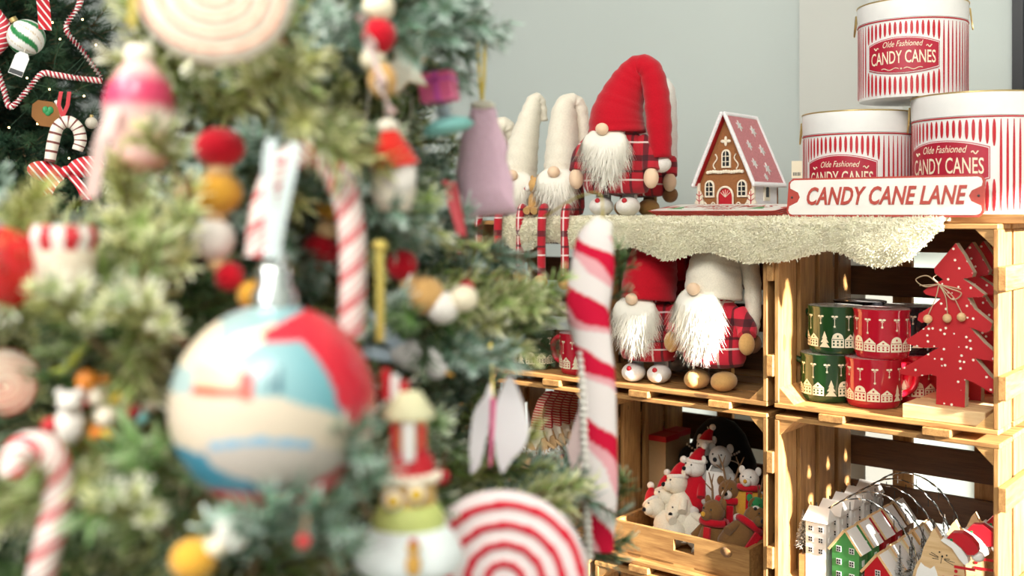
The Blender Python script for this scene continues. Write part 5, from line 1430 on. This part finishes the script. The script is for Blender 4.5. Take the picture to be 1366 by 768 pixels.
# gingerbread tower
o, k = orn('gingerbread_tower', 'tiered gingerbread house ornament with red roof and snowy base', 'ornament', 545, 620, .66)
sub('snowy_base', MB().lathe([(0, -140 * k), (64 * k, -140 * k), (74 * k, -128 * k), (70 * k, -108 * k), (52 * k, -80 * k), (0, -76 * k)], 28, sy=.8), plain('icy_white', (.80, .86, .86), .6), o)
sub('green_ground', MB().lathe([(50 * k, -84 * k), (48 * k, -66 * k), (38 * k, -50 * k), (0, -48 * k)], 24, sy=.8), plain('lime_icing', (.52, .58, .18), .6), o)
sub('lower_wall', MB().lathe([(36 * k, -52 * k), (37 * k, -12 * k), (0, -12 * k)], 20, sy=.8), plain('tan_gingerbread', (.62, .38, .12), .7), o)
for x, z in ((-20, -38), (10, -30)):
    w_ = sub('round_window', MB().ball((x * k, -33 * k, z * k), (13 * k, 5 * k, 13 * k), 14, 8), M_icing, o, 180); sub('pane', MB().ball((x * k, -38 * k, z * k), (8 * k, 2 * k, 8 * k), 10, 6), M_yel, w_, 180)
for i in range(11):
    a_ = PI + PI * i / 10; sub('icing_scallop', MB().ball((38 * k * math.cos(a_), 31 * k * math.sin(a_), -14 * k), 7 * k, 8, 6), M_icing, o, 180)
sub('red_roof', MB().lathe([(36 * k, -10 * k), (34 * k, 6 * k), (24 * k, 22 * k), (0, 22 * k)], 20, sy=.8), M_redp, o)
sub('upper_wall', MB().lathe([(24 * k, 16 * k), (24 * k, 66 * k), (0, 66 * k)], 16, sy=.8), plain('tan_gingerbread', (.62, .38, .12), .7), o)
sub('white_pillar', MB().tube([(0, -24 * k, 12 * k), (0, -24 * k, 60 * k)], 9 * k, 12), M_white, o)
for x in (-18, 17): sub('red_shutter', MB().box((x * k, -19 * k, 40 * k), (9 * k, 4 * k, 36 * k)), M_redp, o)
sub('frosted_roof', MB().lathe([(36 * k, 64 * k), (34 * k, 72 * k), (16 * k, 98 * k), (0, 100 * k)], 20, sy=.8), plain('sage_icing', (.60, .58, .36), .7), o)
for i, (x, mt) in enumerate(((-30, M_redp), (-18, M_white), (-6, M_redp))): sub('chimney', MB().tube([(x * k, 0, 88 * k), (x * k, 0, (128 - 8 * i) * k)], 7 * k, 10), mt, o)
g = sub('gingerbread_figure', MB().ball((6 * k, -66 * k, -112 * k), (10 * k, 5 * k, 15 * k), 12, 8), plain('gold_gingerbread', (.66, .36, .07), .6), o, 180)
sub('figure_head', MB().ball((6 * k, -66 * k, -90 * k), (9 * k, 6 * k, 9 * k), 12, 8), plain('gold_gingerbread', (.66, .36, .07), .6), g, 180)
sub('figure_hat', MB().ball((6 * k, -66 * k, -82 * k), (6 * k, 5 * k, 5 * k), 10, 6), M_redp, g, 180)
# santa gnome, gift, mushroom, star, wings, bird
o, k = orn('santa_ornament', 'small felt santa with pointed red hat and cream beard', 'ornament', 525, 215, .74)
sub('body', MB().lathe([(0, -68 * k), (22 * k, -66 * k), (30 * k, -40 * k), (30 * k, -10 * k), (20 * k, 4 * k), (0, 6 * k)], 20, sy=.8), M_offw, o, 180)
sub('beard', MB().ball((6 * k, -14 * k, -22 * k), (24 * k, 14 * k, 26 * k), 14, 10), M_wfelt, o, 180)
sub('hat', MB().tube(bez([(2 * k, 0, -8 * k), (-2 * k, 0, 14 * k), (-6 * k, 0, 40 * k)], 4), [q * k for q in lerpl([33, 25, 11], 9)], 18), felt('scarlet_felt', (.66, .03, .02)), o, 60)
sub('pompom', MB().ball((-7 * k, 0, 46 * k), (15 * k, 12 * k, 11 * k), 12, 8), M_offw, o, 180)
o, k = orn('gift_ornament', 'hot pink felt gift parcel near the upper right tip', 'ornament', 585, 117, .86, rot=(0, math.radians(-8), -.2))
sub('parcel', MB().box((0, 0, 0), (44 * k, 40 * k, 38 * k)), M_hotp, o); sub('ribbon', MB().box((2 * k, 0, 0), (9 * k, 41.5 * k, 39.5 * k)).box((0, 0, 8 * k), (45.5 * k, 41.5 * k, 5 * k)), plain('magenta_ribbon', (.72, .10, .45), .4), o)
o, k = orn('mushroom_ornament', 'teal capped mushroom ornament under the pink gift', 'ornament', 597, 168, .87, rot=(0, math.radians(-12), 0))
sub('cap', MB().lathe([(0, -8 * k), (28 * k, -9 * k), (36 * k, -4 * k), (30 * k, 5 * k), (14 * k, 11 * k), (0, 12 * k)], 24), M_teal, o, 180); sub('stem', MB().tube([(0, 0, 8 * k), (-2 * k, 0, 26 * k)], [8 * k, 10 * k], 12), plain('ice_blue', (.5, .62, .68), .5), o)
o, k = orn('felt_star', 'cream and tan felt star behind the candy stick', 'ornament', 540, 92, .82)
pts = []
for i in range(10):
    a_ = PI / 2 + PI * i / 5 + .3; r_ = 36 * k if i % 2 == 0 else 17 * k; pts.append((r_ * math.cos(a_), r_ * math.sin(a_)))
sub('star_front', MB().prism(pts, -.005, .0), M_offw, o, 0); sub('star_back', MB().prism([(x * 1.08, z * 1.08) for x, z in pts], 0, .005), M_tan, o, 0)
o, k = orn('butterfly_ornament', 'pearly white butterfly wings hanging low on the right', 'ornament', 662, 570, .84)
M_pearl = plain('pearl', (.84, .80, .82), .25, .05, 30, coat=.5)
for pts in ([(-34, -62), (-36, -30), (-30, 20), (-16, 42), (-8, 60), (-4, 34), (-12, -8), (-22, -50)], [(0, -40), (-4, 10), (6, 50), (18, 70), (30, 48), (42, 10), (40, -20), (20, -44), (8, -60)]):
    P2 = bez([(x * k, 0, z * k) for x, z in pts + pts[:1]], 4)[:-1]
    sub('wing', MB().prism([(p.x, p.z) for p in P2], -.002, .002), M_pearl, o, 0)
sub('body', MB().tube([(-8 * k, -.003, -50 * k), (-4 * k, -.003, 40 * k)], [2 * k, 4 * k], 8), M_hotp, o)
sub('cord', MB().tube([(-4 * k, 0, 40 * k), (-8 * k, .02, 110 * k)], .0007, 5), M_gold, o)
o, k = orn('bird_ornament', 'grey felt bird with raised blue-grey wing', 'ornament', 548, 475, .80)
M_bird = felt('pale_grey_felt', (.62, .60, .58)); M_bwing = felt('blue_grey_felt', (.46, .56, .64))
bd = sub('body', MB().ball((6 * k, 0, 0), (36 * k, 20 * k, 21 * k), 18, 12, rot=Matrix.Rotation(.25, 3, 'Y')), M_bird, o, 180)
sub('head', MB().ball((34 * k, 0, -18 * k), (15 * k, 13 * k, 13 * k), 14, 10), M_bird, o, 180)
sub('wing', MB().prism([(-10 * k, 2 * k), (-36 * k, 20 * k), (-56 * k, 62 * k), (-44 * k, 58 * k), (-30 * k, 40 * k), (4 * k, 10 * k)], -.006, -.002), M_bwing, bd, 0)
sub('tail', MB().prism([(-24 * k, 8 * k), (-62 * k, 18 * k), (-66 * k, 0), (-26 * k, -6 * k)], -.003, .003), M_bwing, bd, 0)
sub('beak', MB().tube([(46 * k, 0, -22 * k), (58 * k, 0, -28 * k)], [4 * k, .5 * k], 8), M_must, o)
# loose ribbons and berries
o, k = orn('gold_ribbon', 'yellow gold ribbon tied with a knot above the grey bird', 'ribbon', 507, 380, .72)
sub('ribbon_band', rib([(0, 0, -75 * k), (0, -.001, -10 * k), (-1 * k, -.001, 45 * k), (0, 0, 60 * k)], 11 * k, (1, 0, 0)), M_gold, o); sub('knot', MB().ball((0, 0, 52 * k), (11 * k, 6 * k, 8 * k), 10, 8), M_gold, o, 180)
o, k = orn('red_ribbon', 'coral red ribbon ends hanging beside the pink felt tree', 'ribbon', 606, 278, .90)
M_cor = plain('coral_ribbon', (.70, .10, .12), .5)
sub('ribbon_end', rib([(-12 * k, 0, 38 * k), (-2 * k, -.002, 0), (8 * k, 0, -34 * k)], 10 * k, (1, .3, 0)), M_cor, o); sub('ribbon_end', rib([(-2 * k, .002, 36 * k), (5 * k, 0, 0), (12 * k, .002, -38 * k)], 10 * k, (1, -.3, 0)), M_cor, o)
for x, y, Y, r, lab in ((588, 636, .80, 13, 'red berry beside the gingerbread tower'), (247, 256, .72, 12, 'red berry left of the mustard felt ball'), (100, 316, .60, 9, 'red berry above the cream sack'), (312, 145, .82, 16, 'red berry deep inside the tree under the cream swirl'),
                        (378, 52, .66, 9, 'coral berry right of the cream swirl'), (265, 668, .66, 9, 'red berry at lower left below the painted bauble'), (405, 722, .53, 9, 'red berry in the frosted spray below the painted bauble'), (490, 205, .84, 14, 'red berry behind the santa ornament'), (622, 385, .86, 12, 'red berry at right end of the felt garland')):
    o, k = orn('berry', lab, 'berry', x, y, Y, 'red berries on the near tree')
    sub('berry_fruit', MB().ball((0, 0, 0), r * k, 14, 10), M_redp, o, 180); sub('stalk', MB().tube([(0, 0, r * k * .9), (r * k * .6, .02, r * k * 2.2)], .001, 5), M_brown, o)

# ------------------------------------------------------------------ ornaments on the far tree
YF = 2.02
def fo(name, label, cat, px, py, Y=YF, group=None): return orn(name, label, cat, px, py, Y, group)
o, k = fo('striped_bauble', 'white bauble with green glitter swirls on the far tree', 'bauble', 35, 50)
def sw(i, a, p):
    f = (a / (2 * PI) * 5 + i * 1.2) % 1.0
    return (.02, .22, .06) if f < .3 else ((.55, .42, .2) if .62 < f < .66 else (.88, .88, .84))
q = 24 * k
sub('globe', MB().lathe([(max(1e-7, q * math.sin(PI * i / 40)), -q * math.cos(PI * i / 40)) for i in range(41)], 100, cols=sw), M_vc, o, 180, True).rotation_euler = (0, -.5, 0)
sub('cap', MB().tube([(-14 * k, 0, 20 * k), (-17 * k, 0, 25 * k)], 5 * k, 10), M_brass, o)
o, k = fo('paper_tag', 'white paper price tag hanging below the green striped bauble', 'tag', 26, 85, YF - .03)
o.rotation_euler = (0, .35, .3)
sub('card', MB().prism([(-9 * k, -16 * k), (9 * k, -16 * k), (9 * k, 10 * k), (5 * k, 16 * k), (-5 * k, 16 * k), (-9 * k, 10 * k)], -.0005, .0005), M_white, o, 0)
sub('barcode', MB().box((0, -.0008, -12 * k), (17 * k, .0006, 6 * k)), M_dark, o)
sub('string', MB().tube([(0, 0, 16 * k), (-2 * k, .01, 26 * k)], .0006, 5), M_offw, o)
M_rr = plain('rope_red', (.50, .02, .04), .6); M_rw = plain('rope_white', (.84, .80, .76), .6)
for lab, pts in (('candy stripe rope running down from the top on the far tree', [(108, -10), (103, 8), (88, 38), (108, 66), (131, 100)]),
                 ('candy stripe rope looping across the middle of the far tree', [(131, 104), (116, 103), (90, 101), (72, 99), (55, 99), (36, 124), (18, 144), (10, 122), (2, 96)])):
    x0, y0 = pts[len(pts) // 2]
    o, k = fo('striped_rope', lab, 'rope garland', x0, y0, YF - .04)
    path = bez([((x - x0) * k, 0, -(y - y0) * k) for x, y in pts], 8)
    striped_tube('rope', path, [4.4 * k] * len(path), o, [0, 0, 0, 0, 1, 1, 1, 1], [M_rr, M_rw], 420, n=16)
def ribbonm(name, pts, k, o, w):
    path = bez([(x * k, d * k, z * k) for x, z, d in pts], 6)
    mb = rib(path, w * k, (0, 0, 1) if abs(pts[-1][0] - pts[0][0]) > abs(pts[-1][1] - pts[0][1]) else (1, 0, 0), .0005)
    return sub(name, mb, M_strib, o, 0)
def stripe_mat(name, c0, c1, sc, duty):
    m_, nt, b_ = _new(name); sp = nt.nodes.new('ShaderNodeSeparateXYZ'); nt.links.new(coords(nt), sp.inputs[0])
    s_ = math_n(nt, 'ADD', math_n(nt, 'MULTIPLY', sp.outputs[0], sc), math_n(nt, 'MULTIPLY', sp.outputs[2], sc * .8))
    f_ = math_n(nt, 'LESS_THAN', math_n(nt, 'FRACT', math_n(nt, 'ADD', s_, 50.0)), duty)
    nt.links.new(mixc(nt, f_, c0, c1), b_.inputs['Base Color']); b_.inputs['Roughness'].default_value = .6; return m_
M_strib = stripe_mat('striped_ribbon', (.58, .015, .03), (.86, .82, .80), 75, .3)
o, k = fo('striped_bow', 'red bow with white stripes on the far tree', 'bow', 88, 232, YF - .04)
for s_ in (-1, 1):
    sub('bow_loop', MB().ball((s_ * 24 * k, 0, (6 + 4 * s_) * k), (24 * k, 10 * k, 14 * k), 16, 10, rot=Matrix.Rotation(-.25 * s_, 3, 'Y')), M_strib, o, 180)
    sub('bow_tail', rib(bez([(s_ * 4 * k, -.004, 0), (s_ * 18 * k, -.006, -16 * k), (s_ * 26 * k, -.004, -34 * k)], 5), 14 * k, (1, 0, 0)), M_strib, o, 0)
sub('knot', MB().ball((0, -.004, 3 * k), (7 * k, 8 * k, 8 * k), 12, 8), M_strib, o, 180)
o, k = fo('striped_bow', 'red bow with white stripes low on the far tree', 'bow', 22, 438, YF)
for s_ in (-1, 1): sub('bow_loop', MB().ball((s_ * 16 * k, 0, 4 * k), (18 * k, 9 * k, 12 * k), 16, 10, rot=Matrix.Rotation(.3 * s_, 3, 'Y')), M_strib, o, 180)
sub('knot', MB().ball((0, -.004, 3 * k), (6 * k, 7 * k, 7 * k), 12, 8), M_strib, o, 180)
o, k = fo('hanging_ribbon', 'twisted red and white ribbon at top of the far tree', 'ribbon', 58, 16, YF - .03)
sub('ribbon_band', rib(bez([(-4 * k, 0, 34 * k), (0, .004, 8 * k), (2 * k, -.003, -24 * k)], 6), 17 * k, (1, .4, 0)), M_strib, o, 0)
o, k = fo('twisted_ornament', 'dark red and white twisted ornament at left edge of the far tree', 'ornament', 2, 44)
striped_tube('twist', bez([(-4 * k, 0, 30 * k), (2 * k, 0, 10 * k), (2 * k, 0, -10 * k), (-4 * k, 0, -28 * k)], 6), [q * k for q in lerpl([3, 10, 10, 3], 19)], o, [0, 0, 1, 0], [M_rr, M_rw], 150, n=16)
o, k = fo('gingerbread_ornament', 'brown gingerbread ornament with green heart on the far tree', 'ornament', 64, 148, YF - .02)
sub('gingerbread_body', MB().prism([(x * k, z * k) for x, z in ((-19, 8), (-12, 14), (6, 12), (14, 4), (17, -14), (6, -22), (-10, -20), (-20, -8))], -.004, .004), plain('baked_brown', (.28, .12, .03), .8), o, 0)
sub('green_heart', MB().ball((-3 * k, -.004, 1 * k), (4 * k, .002, 5 * k), 10, 8).ball((3 * k, -.004, 1 * k), (4 * k, .002, 5 * k), 10, 8).ball((0, -.004, -3 * k), (4 * k, .002, 4 * k), 10, 8), plain('heart_green', (.02, .26, .08), .5), o, 180)
sub('icing_trim', MB().tube([(9 * k, -.004, 14 * k), (16 * k, -.004, 2 * k), (18 * k, -.004, -14 * k)], 2.4 * k, 6), M_rw, o)
o, k = fo('candy_cane', 'plump white candy cane with thin dark stripes on the far tree', 'candy cane', 88, 190, YF - .05)
path = bez([((x - 88) * k, 0, -(y - 190) * k) for x, y in ((68, 216), (72, 192), (78, 170), (90, 162), (102, 170), (106, 186), (102, 200))], 8)
mb = MB().tube(path, [q * k for q in lerpl([7, 8, 8, 8, 8, 8, 7], len(path))], 18, mat=lambda i, j: 1 if i % 4 == 0 else 0); sub('cane_body', mb, [plain('cane_cream', (.84, .78, .68), .5), plain('cane_dark', (.20, .05, .04), .5)], o)
sub('red_loop', rib([(-4 * k, 0, 34 * k), (-9 * k, .002, 50 * k), (-6 * k, .004, 68 * k)], 5 * k, (1, 0, 0)), M_redp, o); sub('red_loop', rib([(-4 * k, -.002, 34 * k), (2 * k, 0, 50 * k), (4 * k, .002, 68 * k)], 5 * k, (1, 0, 0)), M_redp, o)
o, k = fo('pearl_bauble', 'tiny speckled cream bauble at right edge of the far tree', 'bauble', 122, 164)
sub('globe', MB().ball((0, 0, 0), 8 * k, 14, 10), plain('speckled_cream', (.6, .55, .45), .4, .4, 800), o, 180); sub('cap', MB().tube([(0, 0, 7 * k), (0, 0, 11 * k)], 2.5 * k, 8), M_brass, o)
M_bulb = emit('warm_bulb', (1.0, .62, .22), 9.0)
lt = thing('fairy_lights', 'string of warm fairy lights wound through the far tree', 'fairy lights', N(60, 120, YF))
lo = Vector(lt.location); pl_ = []
for x, y in ((70, 30), (110, 26), (80, 52), (66, 119), (112, 128), (36, 104), (92, 211), (12, 170), (128, 60), (50, 165)):
    p = N(x, y, YF - .02) - lo; pl_.append(p); part('bulb', MB().ball(p, .0019, 8, 6), M_bulb, lt, smooth=180)
part('wire', MB().tube(pl_, .0007, 5), plain('green_wire', (.01, .05, .02), .6), lt)
